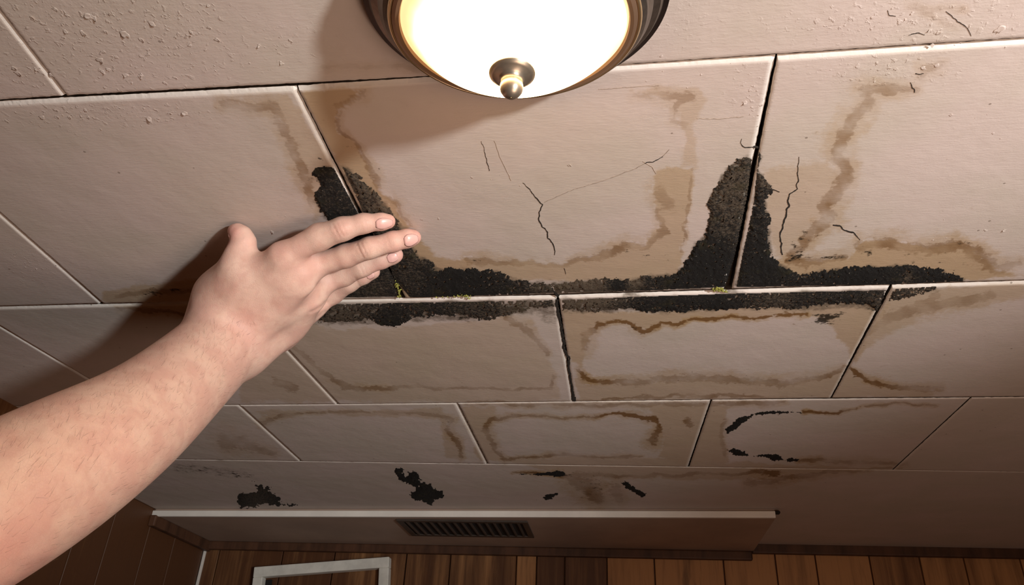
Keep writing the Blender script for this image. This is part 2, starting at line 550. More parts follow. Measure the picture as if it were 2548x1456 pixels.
# brown tide lines: points (x, y, width px, strength)
LINES = [
    [(550, 258, 16, .30), (680, 265, 22, .42), (702, 300, 24, .42), (722, 360, 16, .40), (748, 425, 18, .42), (768, 460, 16, .45), (776, 510, 12, .3)],
    [(905, 230, 18, .32), (845, 262, 10, .30), (846, 330, 8, .34), (872, 345, 7, .34), (905, 390, 10, .36), (935, 440, 12, .36), (945, 480, 12, .32), (990, 505, 10, .3), (1020, 565, 10, .2)],
    [(1160, 650, 14, .42), (1200, 652, 16, .45), (1290, 655, 10, .34), (1400, 660, 8, .30), (1445, 645, 12, .34), (1490, 640, 16, .42), (1550, 612, 18, .48), (1610, 612, 12, .42), (1650, 575, 18, .42), (1640, 520, 10, .2)],
    [(1725, 420, 4, .34), (1714, 480, 5, .40), (1708, 560, 6, .44), (1698, 625, 5, .34)],
    [(1645, 480, 26, .25), (1665, 510, 22, .25)],
    [(1585, 236, 12, .18), (1655, 243, 16, .26), (1720, 236, 14, .30), (1680, 260, 10, .26), (1676, 300, 10, .18), (1710, 310, 10, .18)],
    [(2340, 160, 16, .18), (2300, 175, 18, .24), (2285, 195, 14, .20)],
    [(2275, 222, 12, .22), (2210, 222, 20, .32), (2150, 222, 22, .35), (2160, 255, 24, .30), (2130, 290, 26, .38), (2095, 335, 26, .38), (2085, 390, 30, .38), (2105, 430, 22, .42), (2088, 475, 26, .42), (2050, 515, 26, .48), (2060, 540, 30, .55), (2020, 580, 20, .55), (1988, 615, 16, .6), (1962, 645, 14, .6), (2010, 655, 16, .55), (2100, 640, 12, .50)],
    [(2140, 615, 24, .46), (2200, 604, 20, .46), (2250, 615, 22, .42), (2310, 620, 22, .44), (2385, 610, 20, .50), (2430, 640, 26, .46), (2480, 670, 24, .42), (2530, 660, 14, .3)],
    [(1460, 868, 16, .48), (1462, 835, 20, .60), (1490, 806, 9, .70), (1540, 799, 7, .85), (1572, 812, 10, 1.0), (1602, 826, 9, 1.0), (1642, 801, 6, .95), (1685, 808, 7, .95), (1735, 793, 5, 1.0), (1850, 792, 5, 1.0), (1960, 783, 6, .9), (2010, 780, 7, .9)],
    [(1430, 925, 5, .6), (1450, 935, 8, .75), (1475, 950, 8, .75), (1560, 955, 12, .45), (1640, 945, 14, .45), (1740, 940, 16, .48), (1850, 950, 14, .48), (1950, 952, 14, .50), (2040, 940, 12, .50), (2105, 915, 8, .50)],
    [(2108, 912, 5, .75), (2128, 932, 8, .80), (2165, 948, 8, .62), (2240, 964, 10, .48), (2345, 970, 8, .35)],
    [(2205, 795, 20, .25), (2280, 770, 22, .35), (2380, 750, 20, .35), (2470, 735, 18, .28)],
    [(2150, 830, 16, .22), (2230, 790, 18, .28), (2330, 735, 18, .26)],
    [(720, 850, 8, .25), (800, 925, 10, .38), (855, 958, 14, .45), (900, 968, 12, .45), (1000, 963, 8, .38), (1100, 966, 6, .35), (1250, 968, 5, .34), (1370, 968, 8, .36), (1375, 940, 10, .34)],
    [(1255, 795, 12, .52), (1300, 812, 14, .48), (1335, 850, 10, .34), (1360, 885, 8, .28)],
    [(690, 950, 18, .35), (730, 965, 14, .38)],
    [(650, 1055, 10, .55), (690, 1036, 8, .50), (760, 1026, 6, .38), (900, 1022, 4, .26), (1085, 1030, 6, .38), (1128, 1048, 10, .52), (1114, 1072, 10, .55), (1138, 1100, 10, .50), (1150, 1140, 8, .4)],
    [(1252, 1142, 8, .36), (1228, 1105, 10, .44), (1204, 1070, 12, .50), (1220, 1042, 10, .5), (1300, 1036, 5, .44), (1430, 1042, 5, .5), (1530, 1032, 5, .8), (1590, 1034, 8, 1.0), (1636, 1044, 9, 1.0), (1640, 1065, 12, .7), (1628, 1095, 16, .6)],
    [(1715, 1045, 14, .6), (1722, 1062, 12, .5)],
    [(1240, 1142, 4, .45), (1400, 1133, 5, .45), (1500, 1140, 5, .42), (1600, 1136, 4, .35)],
    [(1270, 1176, 3, .5), (1350, 1177, 5, .9), (1395, 1178, 8, 1.0)],
    [(1400, 1183, 10, .4), (1600, 1186, 6, .34), (1860, 1176, 6, .44), (1900, 1176, 11, .75), (1935, 1178, 10, .7)],
    [(1860, 1200, 12, .25), (2010, 1186, 10, .48), (2100, 1172, 6, .36), (2240, 1164, 3, .2)],
    [(2000, 1024, 4, .85), (2080, 1028, 4, .7), (2150, 1010, 4, .6), (2250, 1004, 4, .45), (2330, 1008, 4, .3)],
    [(1990, 1144, 6, .6), (2060, 1146, 8, .4), (2180, 1150, 8, .3), (2260, 1155, 6, .15)],
    [(1430, 996, 5, .4), (1600, 990, 6, .4), (1880, 984, 6, .44), (1960, 987, 4, .3)],
    [(1160, 1002, 8, .3), (1500, 1008, 7, .4), (1780, 1004, 8, .45), (1950, 1000, 8, .45)],
    [(300, 770, 8, .3), (420, 778, 8, .45), (480, 790, 8, .4)],
    [(290, 740, 10, .35), (360, 728, 12, .45), (450, 725, 12, .5), (495, 715, 10, .45)],
    [(560, 1095, 30, .25), (620, 1110, 20, .3), (680, 1130, 12, .25)],
    [(800, 165, 10, .12), (1000, 170, 10, .16), (1060, 175, 8, .12)],
    [(2400, 20, 10, .2), (2330, 22, 8, .2), (2260, 18, 10, .14), (2380, 70, 8, .2)],
    [(1430, 1195, 26, .40), (1465, 1215, 34, .62), (1490, 1240, 26, .50)],
    [(1530, 1215, 20, .3), (1540, 1240, 16, .3)],
    [(1800, 1130, 8, .3), (1795, 1090, 8, .35), (1800, 1050, 8, .3)],
]
# dark mildew specks: (x, y, rx, ry, strength)
SPECKS = [
    (800, 400, 50, 40, .42), (890, 330, 50, 90, .30), (960, 470, 40, 50, .34), (1180, 652, 26, 14, .60), (1260, 690, 160, 22, .42), (1562, 622, 24, 22, .55), (1640, 640, 90, 30, .40),
    (1660, 570, 20, 30, .35), (1700, 520, 10, 90, .33), (2000, 588, 22, 18, .62), (1980, 615, 20, 20, .64), (1985, 640, 40, 14, .78), (2070, 640, 60, 10, .62), (2160, 625, 30, 30, .50), (2260, 625, 50, 26, .40),
    (2345, 630, 30, 20, .55), (2400, 612, 30, 18, .66), (2300, 652, 140, 18, .45), (2480, 680, 50, 16, .40), (2050, 790, 50, 18, .78), (2100, 785, 30, 16, .55), (2180, 770, 30, 20, .55),
    (1580, 815, 60, 10, .45), (960, 800, 120, 14, .50), (1180, 790, 90, 14, .50), (1330, 790, 50, 12, .42), (370, 728, 50, 16, .62), (440, 720, 50, 16, .58), (490, 730, 30, 26, .62), (340, 755, 50, 10, .5),
    (440, 785, 60, 14, .50), (480, 800, 30, 16, .55), (1640, 1090, 22, 24, .40), (1640, 1050, 24, 16, .45), (1720, 1052, 18, 14, .42), (1480, 1210, 70, 44, .46), (1410, 1180, 30, 10, .6), (1010, 1230, 60, 40, .30), (1120, 1220, 60, 30, .30),
    (2250, 735, 80, 12, .50), (2330, 755, 60, 20, .34), (1900, 1180, 40, 10, .45), (700, 1250, 70, 18, .42), (1450, 1240, 130, 16, .30),
    (690, 1035, 60, 12, .36), (1120, 1060, 24, 40, .36), (500, 1175, 110, 16, .45), (600, 1180, 50, 14, .55), (1480, 940, 24, 10, .36), (2140, 940, 40, 10, .36), (760, 440, 30, 60, .34),
]
# blistered, peeling areas
RELIEF = [(150, 30, 260, 150, 1.0), (300, 120, 300, 110, .9), (430, 60, 160, 90, .9), (250, 280, 240, 40, 1.0), (60, 180, 120, 70, .8), (2200, 60, 260, 50, .9), (2200, 175, 160, 40, .9), (2430, 40, 130, 60, .6),
          (700, 110, 250, 60, .35), (1860, 230, 60, 90, .5), (1650, 60, 200, 80, .3), (60, 660, 120, 50, .5), (1000, 560, 90, 60, .3)]


def fields(px):
    n = len(px)
    tan, brown, dark, grey, ts, bs = (np.zeros(n) for _ in range(6))
    # wobble so that no outline runs smooth, and patchy strength along it
    patch = np.clip(0.25 + 1.9 * (fbm(px[:, 0] / 48, px[:, 1] / 34, 4, 90) - 0.22), 0.25, 1.25)
    px = px + 26 * np.stack([fbm(px[:, 0] / 40, px[:, 1] / 28, 5, 21) - 0.5, 0.75 * (fbm(px[:, 0] / 40, px[:, 1] / 28, 5, 47) - 0.5)], 1)

    def put(m, shape, st, A_, B_):
        a, b = A_[m], B_[m]
        w = shape * st > a * b
        a[w], b[w] = shape[w], (st[w] if np.ndim(st) else st)
        A_[m], B_[m] = a, b
    for poly, s, soft in TANFILL:
        lo, hi = np.min(poly, 0) - soft, np.max(poly, 0) + soft
        m = np.all((px > lo) & (px < hi), 1)
        if m.any():
            put(m, sstep(-soft, soft, sdist(px[m], poly)), s, tan, ts)
    for poly, s, soft in GREYFILL:
        lo, hi = np.min(poly, 0) - soft, np.max(poly, 0) + soft
        m = np.all((px > lo) & (px < hi), 1)
        if m.any():
            grey[m] = np.maximum(grey[m], s * sstep(-soft, soft, sdist(px[m], poly)))
    for L in LINES:
        A = np.array(L, float)
        w = A[:, 2].max() * 4.0
        m = np.all((px > A[:, :2].min(0) - w) & (px < A[:, :2].max(0) + w), 1)
        if m.any():
            d, t = dist_line(px[m], A)
            k = np.arange(len(A))
            wd, st = np.interp(t, k, A[:, 2]), np.minimum(1.0, 1.15 * np.interp(t, k, A[:, 3]))
            put(m, np.exp(-((d / (wd * 0.72)) ** 2) * 0.9), np.minimum(1, st * 1.15 * np.where(st > 0.78, 1.0, patch[m])), brown, bs)
            put(m, np.exp(-(d / (wd * 2.0)) ** 2), 0.62 * np.minimum(1, st * 1.2) * patch[m], tan, ts)
    for x, y, rx, ry, s in SPECKS:
        q = ((px[:, 0] - x) / rx) ** 2 + ((px[:, 1] - y) / ry) ** 2
        dark = np.maximum(dark, s * np.exp(-q * 0.8))
    rel = np.full(n, 0.06)
    for x, y, rx, ry, s in RELIEF:
        q = ((px[:, 0] - x) / rx) ** 2 + ((px[:, 1] - y) / ry) ** 2
        rel = np.maximum(rel, s * np.exp(-q))
    return dict(tan=tan, brown=brown, dark=dark, grey=grey, relief=rel, tan_strength=ts, brown_strength=bs)


# ------------------------------------------------------------------ build the ceiling
bk = MB()
bk.box((XL * H - 0.3, -1.6, CEIL + 0.008), (XR * H, 4.66 * H + 0.1, CEIL + 0.05))
ceiling = bk.build('ceiling', GROOVE)
tag(ceiling, 'stained off-white panelled ceiling in running bond, mouldy at its middle joints', 'ceiling', None, 'structure')


def px_scale(x, y):
    """metres per pixel across the view at a ceiling point (units H)"""
    d = np.array([x * H, y * H, H])
    return float(d @ FWD) / F


def make_panel(c00, c10, c11, c01, bev, tone=0):
    """corners in H: near-left, near-right, far-right, far-left; bev: left, right, near, far (m)"""
    P = np.array([c00, c10, c11, c01]) * H
    w = max(np.linalg.norm(P[1] - P[0]), np.linalg.norm(P[2] - P[3]))
    l = max(np.linalg.norm(P[3] - P[0]), np.linalg.norm(P[2] - P[1]))
    mid = P.mean(0) / H
    vis = -2.6 < mid[0] < 1.9 and mid[1] > 0.5
    st = max(0.0022, px_scale(mid[0], max(mid[1], 0.6)) * 6.0) if vis else 0.05
    nu, nv = max(6, int(w / st)), max(6, int(l / (st * 1.25)))

    def axis(n, b0, b1, L):
        u = np.concatenate([[0, 0], np.linspace(b0 / L, 1 - b1 / L, n), [1, 1]])
        z = np.concatenate([[0.0085, min(.0026, b0)], np.zeros(n), [min(.0026, b1), 0.0085]])
        return u, z
    u, zu = axis(nu, bev[0], bev[1], w)
    v, zv = axis(nv, bev[2], bev[3], l)
    U, Vv = np.meshgrid(u, v, indexing='ij')
    Z = np.maximum(zu[:, None], zv[None, :])
    X = (P[0][None, None] * ((1 - U) * (1 - Vv))[..., None] + P[1] * (U * (1 - Vv))[..., None]
         + P[2] * (U * Vv)[..., None] + P[3] * ((1 - U) * Vv)[..., None])
    # slightly eaten edges
    e = np.minimum(np.minimum(U * w, (1 - U) * w), np.minimum(Vv * l, (1 - Vv) * l))
    jit = np.exp(-e / 0.004) * 0.0009
    x0, y0 = X[..., 0].copy(), X[..., 1].copy()
    X[..., 0] += jit * (fbm(x0 * 260, y0 * 260, 3, 3) - 0.5)
    X[..., 1] += jit * (fbm(x0 * 260, y0 * 260, 3, 9) - 0.5)
    Zw = CEIL + Z + np.where(Z > 0, (fbm(x0 * 300, y0 * 300, 3, 4) - 0.5) * 0.0008, 0)
    N, Mv = U.shape
    V3_ = np.stack([X[..., 0], X[..., 1], Zw], -1).reshape(-1, 3)
    idx = np.arange(N * Mv).reshape(N, Mv)
    a, b, c, d = idx[:-1, :-1], idx[1:, :-1], idx[1:, 1:], idx[:-1, 1:]
    Fq = np.stack([a, d, c, b], -1)
    ii, jj = np.meshgrid(np.arange(N - 1), np.arange(Mv - 1), indexing='ij')
    edge = (ii < 2) | (ii >= N - 3) | (jj < 2) | (jj >= Mv - 3)
    corner = ((ii < 1) | (ii >= N - 2)) & ((jj < 1) | (jj >= Mv - 2))
    keep = ~corner
    Fk, flat = Fq[keep], edge[keep]
    wall = ((ii < 1) | (ii >= N - 2) | (jj < 1) | (jj >= Mv - 2))[keep]
    pl = V3_.copy()
    pl[:, 2] = CEIL
    zc = (pl - CAM) @ FWD
    pl[zc < 0.1] = (0, 1, CEIL)
    at = fields(proj(pl))
    # cut edges take less stain; their bevels are painted lighter as if lit
    rim = (Z > 0).reshape(-1)
    for k in ('tan_strength', 'grey'):
        at[k][rim] *= 0.35
    at['dark'][rim] *= 0.7
    at['brown_strength'][rim] *= 0.5
    at['relief'][rim] = 0
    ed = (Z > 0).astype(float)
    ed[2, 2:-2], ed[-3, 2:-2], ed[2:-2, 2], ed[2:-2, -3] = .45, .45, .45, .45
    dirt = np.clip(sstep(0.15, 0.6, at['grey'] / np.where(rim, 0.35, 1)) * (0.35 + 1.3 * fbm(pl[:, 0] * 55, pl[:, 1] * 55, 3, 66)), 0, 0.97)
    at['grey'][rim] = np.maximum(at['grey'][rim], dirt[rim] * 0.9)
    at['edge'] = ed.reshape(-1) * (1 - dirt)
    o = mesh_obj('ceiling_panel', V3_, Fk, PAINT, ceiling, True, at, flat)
    o.data.materials.append(GROOVE)
    o.data.polygons.foreach_set('material_index', wall.astype(np.int32))
    return o


def joint_x(jn, yy, end):
    if isinstance(jn, tuple):
        p, q = cp(*jn[0]), cp(*jn[1])
        t = (yy - p[1]) / (q[1] - p[1])
        return p[0] + (q[0] - p[0]) * t
    return jn


def joint_gap(jn, end):
    if isinstance(jn, tuple):
        p = jn[end]
        d = np.array([*cp(*p), 1.0])
        return jn[2 + end] * float(d @ FWD) / F
    return 0.003 / H


def hgap(k, x):
    y = float(J[k](x))
    d = np.array([x, y, 1.0])
    return JGAP[k] * float(d @ FWD) / F * 1.5


for r, V in enumerate(ROWS):
    js = [XL] + V + [XR]
    for i in range(len(js) - 1):
        A, B = js[i], js[i + 1]
        cor = []
        for (jn, side) in ((A, 1), (B, -1)):
            pts = []
            for end in (0, 1):
                yk = float(J[r + end](0.0))
                for _ in range(3):
                    x = joint_x(jn, yk, end)
                    yk = float(J[r + end](x))
                g = joint_gap(jn, end) if jn not in (XL, XR) else 0
                xx = x + side * g / 2
                pts.append((xx, float(J[r + end](xx)) + (1 if end == 0 else -1) * hgap(r + end, xx) / 2))
            cor.append(pts)
        bev = [0.0008, 0.0026, 0.0025, 0.0008]
        if r == 1 and isinstance(A, tuple) and A[0][0] == 1933:
            bev = [0.0008, 0.0022, 0.0027, 0.0008]
        if r >= 3:
            bev = [0.0008, 0.0026, 0.0008, 0.0006]
        if r == 4:
            bev = [0.001, 0.001, 0.0003, 0.0008]
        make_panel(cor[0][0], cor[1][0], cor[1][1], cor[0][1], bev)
# plain rows over and behind the viewer
for r, (y0, y1) in enumerate([(-0.525, 0.205), (-1.265, -0.535), (-2.005, -1.275), (-2.745, -2.015), (-3.485, -2.755)]):
    xs = [XL] + [x for x in np.arange(-2.27 + 0.42 * (r % 2), 3.4, 0.855)] + [XR]
    for i in range(len(xs) - 1):
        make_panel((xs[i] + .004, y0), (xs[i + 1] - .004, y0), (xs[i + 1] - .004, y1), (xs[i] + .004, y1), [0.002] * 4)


# ------------------------------------------------------------------ cracks (grooves with dark walls)
def crack(pts, mat=CRACKM, seed=0, name='crack', jitter=2.0):
    A = np.array(pts, float)
    seg = np.r_[0, np.cumsum(np.hypot(*np.diff(A[:, :2], axis=0).T))]
    t = np.arange(0, seg[-1] + 3, 3.5)
    x, y, w = (np.interp(t, seg, A[:, k]) for k in range(3))
    rg = np.random.default_rng(seed + 11)
    x = x + np.convolve(rg.normal(0, jitter, len(t)), [.3, .4, .3], 'same')
    y = y + np.convolve(rg.normal(0, jitter * .6, len(t)), [.3, .4, .3], 'same')
    w = w * 0.8 * (0.6 + 0.7 * rg.random(len(t)))
    dx, dy = np.gradient(x), np.gradient(y)
    ln = np.hypot(dx, dy) + 1e-9
    nx, ny = -dy / ln, dx / ln
    V, Fc = [], []
    for i in range(len(t)):
        for s in (-1, 1):
            p = on_z(x[i] + s * nx[i] * w[i] / 2, y[i] + s * ny[i] * w[i] / 2, CEIL)
            V.append((p[0], p[1], CEIL - 0.00025))
            V.append((p[0], p[1], CEIL + 0.001))
        if i:
            a, b = 4 * (i - 1), 4 * i
            Fc += [(a, a + 2, b + 2, b), (a, b, b + 1, a + 1), (a + 2, a + 3, b + 3, b + 2)]
    return mesh_obj(name, V, Fc, mat, ceiling)


CR = [
    [(1300, 455, .8), (1318, 470, 1.6), (1330, 488, 2.4), (1345, 505, 3), (1352, 509, 3), (1343, 530, 3), (1340, 548, 3.4), (1350, 565, 3), (1365, 578, 3), (1362, 592, 3), (1375, 605, 3), (1381, 620, 2.4), (1380, 634, 2)],
    [(1403, 668, 1.8), (1406, 682, 1.6)],
    [(1198, 350, .5), (1206, 380, 1.0), (1213, 405, 1.8), (1216, 425, 1.4)],
    [(1605, 407, 1.2), (1625, 402, 2), (1648, 390, 1.4)],
    [(1990, 390, 1), (1984, 420, 2), (1985, 450, 3), (1983, 470, 2.4), (1966, 482, 3), (1960, 500, 4.5), (1963, 512, 4.5), (1952, 545, 4.5), (1945, 570, 4), (1940, 590, 4), (1944, 610, 4), (1947, 634, 4)],
    [(2073, 560, 3), (2092, 563, 4), (2103, 574, 4), (2125, 578, 4), (2140, 596, 1.5)],
    [(1386, 745, 9), (1391, 790, 7), (1397, 820, 7), (1404, 845, 6), (1402, 865, 7), (1412, 885, 7), (1418, 893, 7), (1415, 915, 6), (1422, 950, 6), (1426, 975, 9), (1427, 998, 14)],
    [(2355, 28, 1.4), (2380, 52, 2), (2402, 65, 2), (2412, 78, 1.5), (2417, 90, 1)],
    [(2265, 205, 2), (2270, 217, 2.6), (2276, 222, 2.6), (2275, 230, 2)],
    [(2278, 183, 2.5), (2288, 185, 2.5), (2300, 184, 1)],
    [(1845, 345, 1), (1842, 356, 1.4), (1853, 366, 2.2), (1885, 367, 3)],
    [(1922, 471, 3.4), (1940, 476, 2)],
    [(2208, 25, 1), (2215, 38, 1.6), (2228, 41, 1.2)],
    [(2260, 87, 1), (2285, 82, 2.2), (2300, 86, 1)],
    [(1374, 715, 4), (1380, 726, 6), (1388, 738, 10)],
]
for i, c in enumerate(CR):
    crack(c, seed=i)
for i, c in enumerate([[(1355, 503, 1.0), (1430, 470, 1.2), (1500, 450, 1.2), (1570, 424, 1.4), (1605, 407, 1)], [(1648, 390, 1.2), (1665, 372, .8)],
                       [(1600, 402, .8), (1622, 415, 1.0), (1632, 432, .7)], [(1230, 350, .4), (1240, 380, .5), (1258, 420, .5), (1272, 450, .4)],
                       [(1735, 294, 1), (1790, 296, 1.2), (1850, 290, .8)], [(1640, 212, .8), (1490, 222, .8)]]):
    crack(c, HAIRCRACK, seed=40 + i, jitter=1.0)

# ------------------------------------------------------------------ paint flakes: curled chips still hanging on
fv, ff = [], []
rg = np.random.default_rng(3)
spots = []
for (x, y, rx, ry, s, n) in [(180, 60, 170, 60, 1, 26), (420, 70, 130, 70, 1, 24), (230, 285, 170, 26, 1, 24), (60, 180, 60, 40, 1, 8), (330, 170, 230, 40, 1, 22), (700, 120, 120, 60, .7, 8),
                             (2260, 60, 160, 40, .9, 11), (2180, 170, 120, 26, .8, 8), (1870, 230, 40, 80, .9, 10), (2420, 100, 100, 60, .9, 6), (1000, 545, 90, 40, .7, 8), (80, 660, 70, 30, .8, 8), (680, 545, 60, 20, .8, 4), (2400, 580, 120, 20, .7, 5),
                             (1250, 430, 130, 100, .6, 8), (1700, 180, 140, 60, .6, 8), (2400, 300, 120, 100, .5, 6)]:
    for _ in range(n):
        spots.append((x + rg.normal(0, rx * .55), y + rg.normal(0, ry * .55), s))
for (x, y, s) in spots:
    if y < -60 or x < -80 or x > 2640:
        continue
    p = on_z(x, y, CEIL)
    L = (0.0013 + 0.0042 * rg.random() ** 3) * s
    Wd = L * (0.5 + 0.8 * rg.random())
    a = rg.normal(0.9, 0.7)
    ca, sa = math.cos(a), math.sin(a)
    n0 = len(fv)
    lob = rg.random(10) * 0.75 + 0.4
    for i in range(4):
        u = (i + 0.05) / 3.05
        for j in range(10):
            th = j * math.pi / 5
            q = u * lob[j]
            lx, ly = math.cos(th) * q * L * 0.6, math.sin(th) * q * Wd * 0.6
            z = -0.00003 - L * 0.26 * max(0, lx / (L * 0.6)) ** 1.6
            fv.append((p[0] + lx * ca - ly * sa, p[1] + lx * sa + ly * ca, CEIL + z))
    for i in range(3):
        for j in range(10):
            a_, b_ = n0 + i * 10 + j, n0 + i * 10 + (j + 1) % 10
            ff.append((a_, a_ + 10, b_ + 10, b_))
    ff.append(tuple(n0 + j for j in range(10)))
fl = mesh_obj('paint_flakes', fv, ff, PAINT, ceiling, True, dict(relief=np.zeros(len(fv))))
sol = fl.modifiers.new('thickness', 'SOLIDIFY')
sol.thickness = 0.0001
tag(fl, kind='stuff')


# ------------------------------------------------------------------ mould crusts
def jline(k, x, off):
    """pixel y of horizontal joint k at pixel x, plus off"""
    pts = {2: [(0, 765), (255, 757), (1000, 744), (1385, 738), (1815, 721), (2220, 712), (2548, 698)]}[k]
    a = np.array(pts, float)
    return float(np.interp(x, a[:, 0], a[:, 1])) + off


def crust(name, outline, dens, label, step=1.9, rough=13, thick=0.0016, base=0.74, hole=0.0, hard=None):
    """outline polygon in px on the ceiling; dens: [(x, y, r, value)]; hard: edge segments that stay clean"""
    P = np.array(outline, float)
    lo, hi = P.min(0) - rough, P.max(0) + rough
    xs, ys = np.arange(lo[0], hi[0], step), np.arange(lo[1], hi[1], step * 0.8)
    X, Y = np.meshgrid(xs, ys, indexing='ij')
    px = np.stack([X.ravel(), Y.ravel()], 1)
    d = sdist(px, P)
    n = fbm(px[:, 0] / 26, px[:, 1] / 22, 5, 5)
    nf = fbm(px[:, 0] / 7, px[:, 1] / 5.5, 3, 31)
    ng = fbm(px[:, 0] / 3.6, px[:, 1] / 3.0, 2, 61)
    amp = np.full(len(px), float(rough))
    if hard is not None:
        for a, b in hard:
            dl, _ = dist_line(px, [a, b])
            amp *= sstep(1, 26, dl) * 0.98 + 0.02
    f = d + (n - 0.52) * 2.4 * amp + (nf - 0.5) * 1.3 * amp + (ng - 0.5) * 0.9 * amp
    dn = np.full(len(px), base)
    for x, y, r, v in dens:
        w = np.exp(-((px[:, 0] - x) ** 2 + (px[:, 1] - y) ** 2) / (r * r))
        dn = dn * (1 - w) + v * w
    keep = f > 0
    if hole:
        keep &= ~((nf < 0.20 + hole * (1 - dn)))
    h = thick * (0.12 + 1.0 * sstep(0, 14, f) * (0.25 + 0.9 * fbm(px[:, 0] / 9, px[:, 1] / 7, 4, 77)))
    rw = np.array([on_z(x, y, CEIL) for x, y in px[keep]])
    rw[:, 2] -= h[keep]
    idx = -np.ones(len(px), int)
    idx[keep] = np.arange(keep.sum())
    idx = idx.reshape(X.shape)
    a, b, c, dd = idx[:-1, :-1], idx[1:, :-1], idx[1:, 1:], idx[:-1, 1:]
    ok = (a >= 0) & (b >= 0) & (c >= 0) & (dd >= 0)
    Fq = np.stack([a[ok], b[ok], c[ok], dd[ok]], -1)
    used = np.zeros(len(rw), bool)
    used[Fq.ravel()] = True
    re = -np.ones(len(rw), int)
    re[used] = np.arange(used.sum())
    o = mesh_obj(name, rw[used], re[Fq], MOULD, None, True, dict(dens=dn[keep][used]))
    tag(o, label, 'mould', 'mould growth on the ceiling', 'stuff')
    return o


# left of the left joint
crust('mould_growth', MOULD_AREAS[0],
      [(930, 720, 60, .55)], 'black mould patch left of the left cracked joint, above the fingers', hard=[((832, 418), (990, 735)), ((996, 738), (790, 744))], rough=11)
# right of the left joint
crust('mould_growth', MOULD_AREAS[1],
      [(890, 450, 60, .40), (960, 520, 60, .22), (1040, 640, 50, .55), (1010, 690, 40, .62), (1350, 716, 45, .45), (1150, 700, 70, 1.0)],
      'black and brown mould running from the left joint down to the long middle joint', rough=10, hole=0.10, hard=[((850, 412), (1020, 741)), ((1020, 741), (1376, 730))])
# left of the right joint
crust('mould_growth', MOULD_AREAS[2],
      [(1835, 430, 70, .46), (1810, 500, 80, .42), (1800, 560, 50, .52), (1450, 712, 75, .12), (1575, 700, 30, .2), (1420, 712, 50, .15), (1760, 660, 70, 1.0), (1540, 705, 22, .9)],
      'tall grey to black mould patch left of the right open joint', rough=10, hole=0.06, hard=[((1872, 396), (1806, 714)), ((1806, 714), (1385, 731))])
# right of the right joint
crust('mould_growth', MOULD_AREAS[3],
      [(1905, 440, 40, .45), (1900, 520, 40, .72), (2260, 690, 16, .25), (2130, 690, 90, 1.0), (1900, 650, 60, 1.0), (2340, 690, 60, .9)],
      'black mould right of the right open joint with a long tail along the middle joint', rough=8, hole=0.04, hard=[((1884, 372), (1832, 715)), ((1832, 715), (2400, 702))])
# below the long joint
crust('mould_growth', MOULD_AREAS[4],
      [(850, 780, 90, .35), (1050, 770, 90, .70), (970, 805, 30, .9), (1300, 758, 70, .22), (1170, 785, 60, .55)],
      'brown mould strip under the middle joint beside the wrist', rough=9, hole=0.22, hard=[((770, 758), (1378, 745))])
crust('mould_growth', MOULD_AREAS[5],
      [(1450, 758, 90, .10), (1650, 755, 60, .85), (1780, 755, 60, .9), (1930, 750, 70, .5), (2060, 742, 60, .7), (2180, 755, 30, .5)],
      'dark grey mould band below the right half of the middle joint', rough=8, hole=0.10, hard=[((1398, 744), (2208, 720))])
crust('mould_growth', [(2222, 718), (2330, 712), (2330, 722), (2270, 740), (2215, 748)], [(2270, 730, 90, .5)],
      'small dark mould smear at the far right end of the middle joint', rough=7, hole=0.2, hard=[((2222, 717), (2330, 711))])
# spots towards the dark end
crust('mould_growth', [(975, 1163), (998, 1162), (1010, 1185), (1022, 1172), (1035, 1178), (1050, 1200), (1072, 1210), (1100, 1222), (1110, 1240), (1085, 1246), (1072, 1256), (1050, 1244), (1022, 1246), (1020, 1228), (1040, 1215), (1012, 1205), (990, 1190)],
      [], 'black mould blotch on the dim panel above the vent', rough=9, step=1.6, base=1.0)
crust('mould_growth', [(620, 1200), (650, 1200), (690, 1228), (705, 1250), (740, 1258), (700, 1262), (600, 1262), (590, 1240), (600, 1225), (635, 1222)],
      [(640, 1245, 60, .5)], 'dark mould blotch behind the forearm at the left end of the white trim', rough=10, step=1.6, base=1.0)
crust('mould_growth', [(1545, 1200), (1562, 1197), (1585, 1215), (1610, 1228), (1606, 1237), (1590, 1235), (1570, 1222), (1552, 1216)], [],
      'small black mould spot on the dim panel right of the brown smear', rough=5, step=1.5, base=1.0)
crust('mould_growth', [(1350, 1238), (1368, 1224), (1388, 1222), (1394, 1230), (1378, 1240), (1360, 1248)], [],
      'small black mould spot on the dim panel left of the brown smear', rough=5, step=1.5, base=1.0)
crust('mould_growth', [(1280, 1180), (1340, 1177), (1385, 1170), (1410, 1176), (1400, 1186), (1350, 1184)], [],
      'thin black mould streak above the brown smear on the dim panel', rough=3, step=1.5, base=1.0)
crust('mould_growth', [(1800, 1068), (1818, 1056), (1840, 1040), (1870, 1030), (1900, 1022), (1960, 1022), (2000, 1023), (1990, 1029), (1900, 1030), (1876, 1036), (1848, 1054), (1830, 1070), (1812, 1080)],
      [(1960, 1025, 30, .7)], 'upper curved black mould line on the panel at lower right', rough=5, step=1.5, base=1.0)
crust('mould_growth', [(1808, 1118), (1828, 1115), (1850, 1124), (1870, 1132), (1928, 1129), (1944, 1134), (1948, 1142), (1990, 1143), (1985, 1148), (1925, 1145), (1900, 1138), (1850, 1137), (1815, 1128)],
      [], 'lower black mould line on the panel at lower right', rough=5, step=1.5, base=1.0)


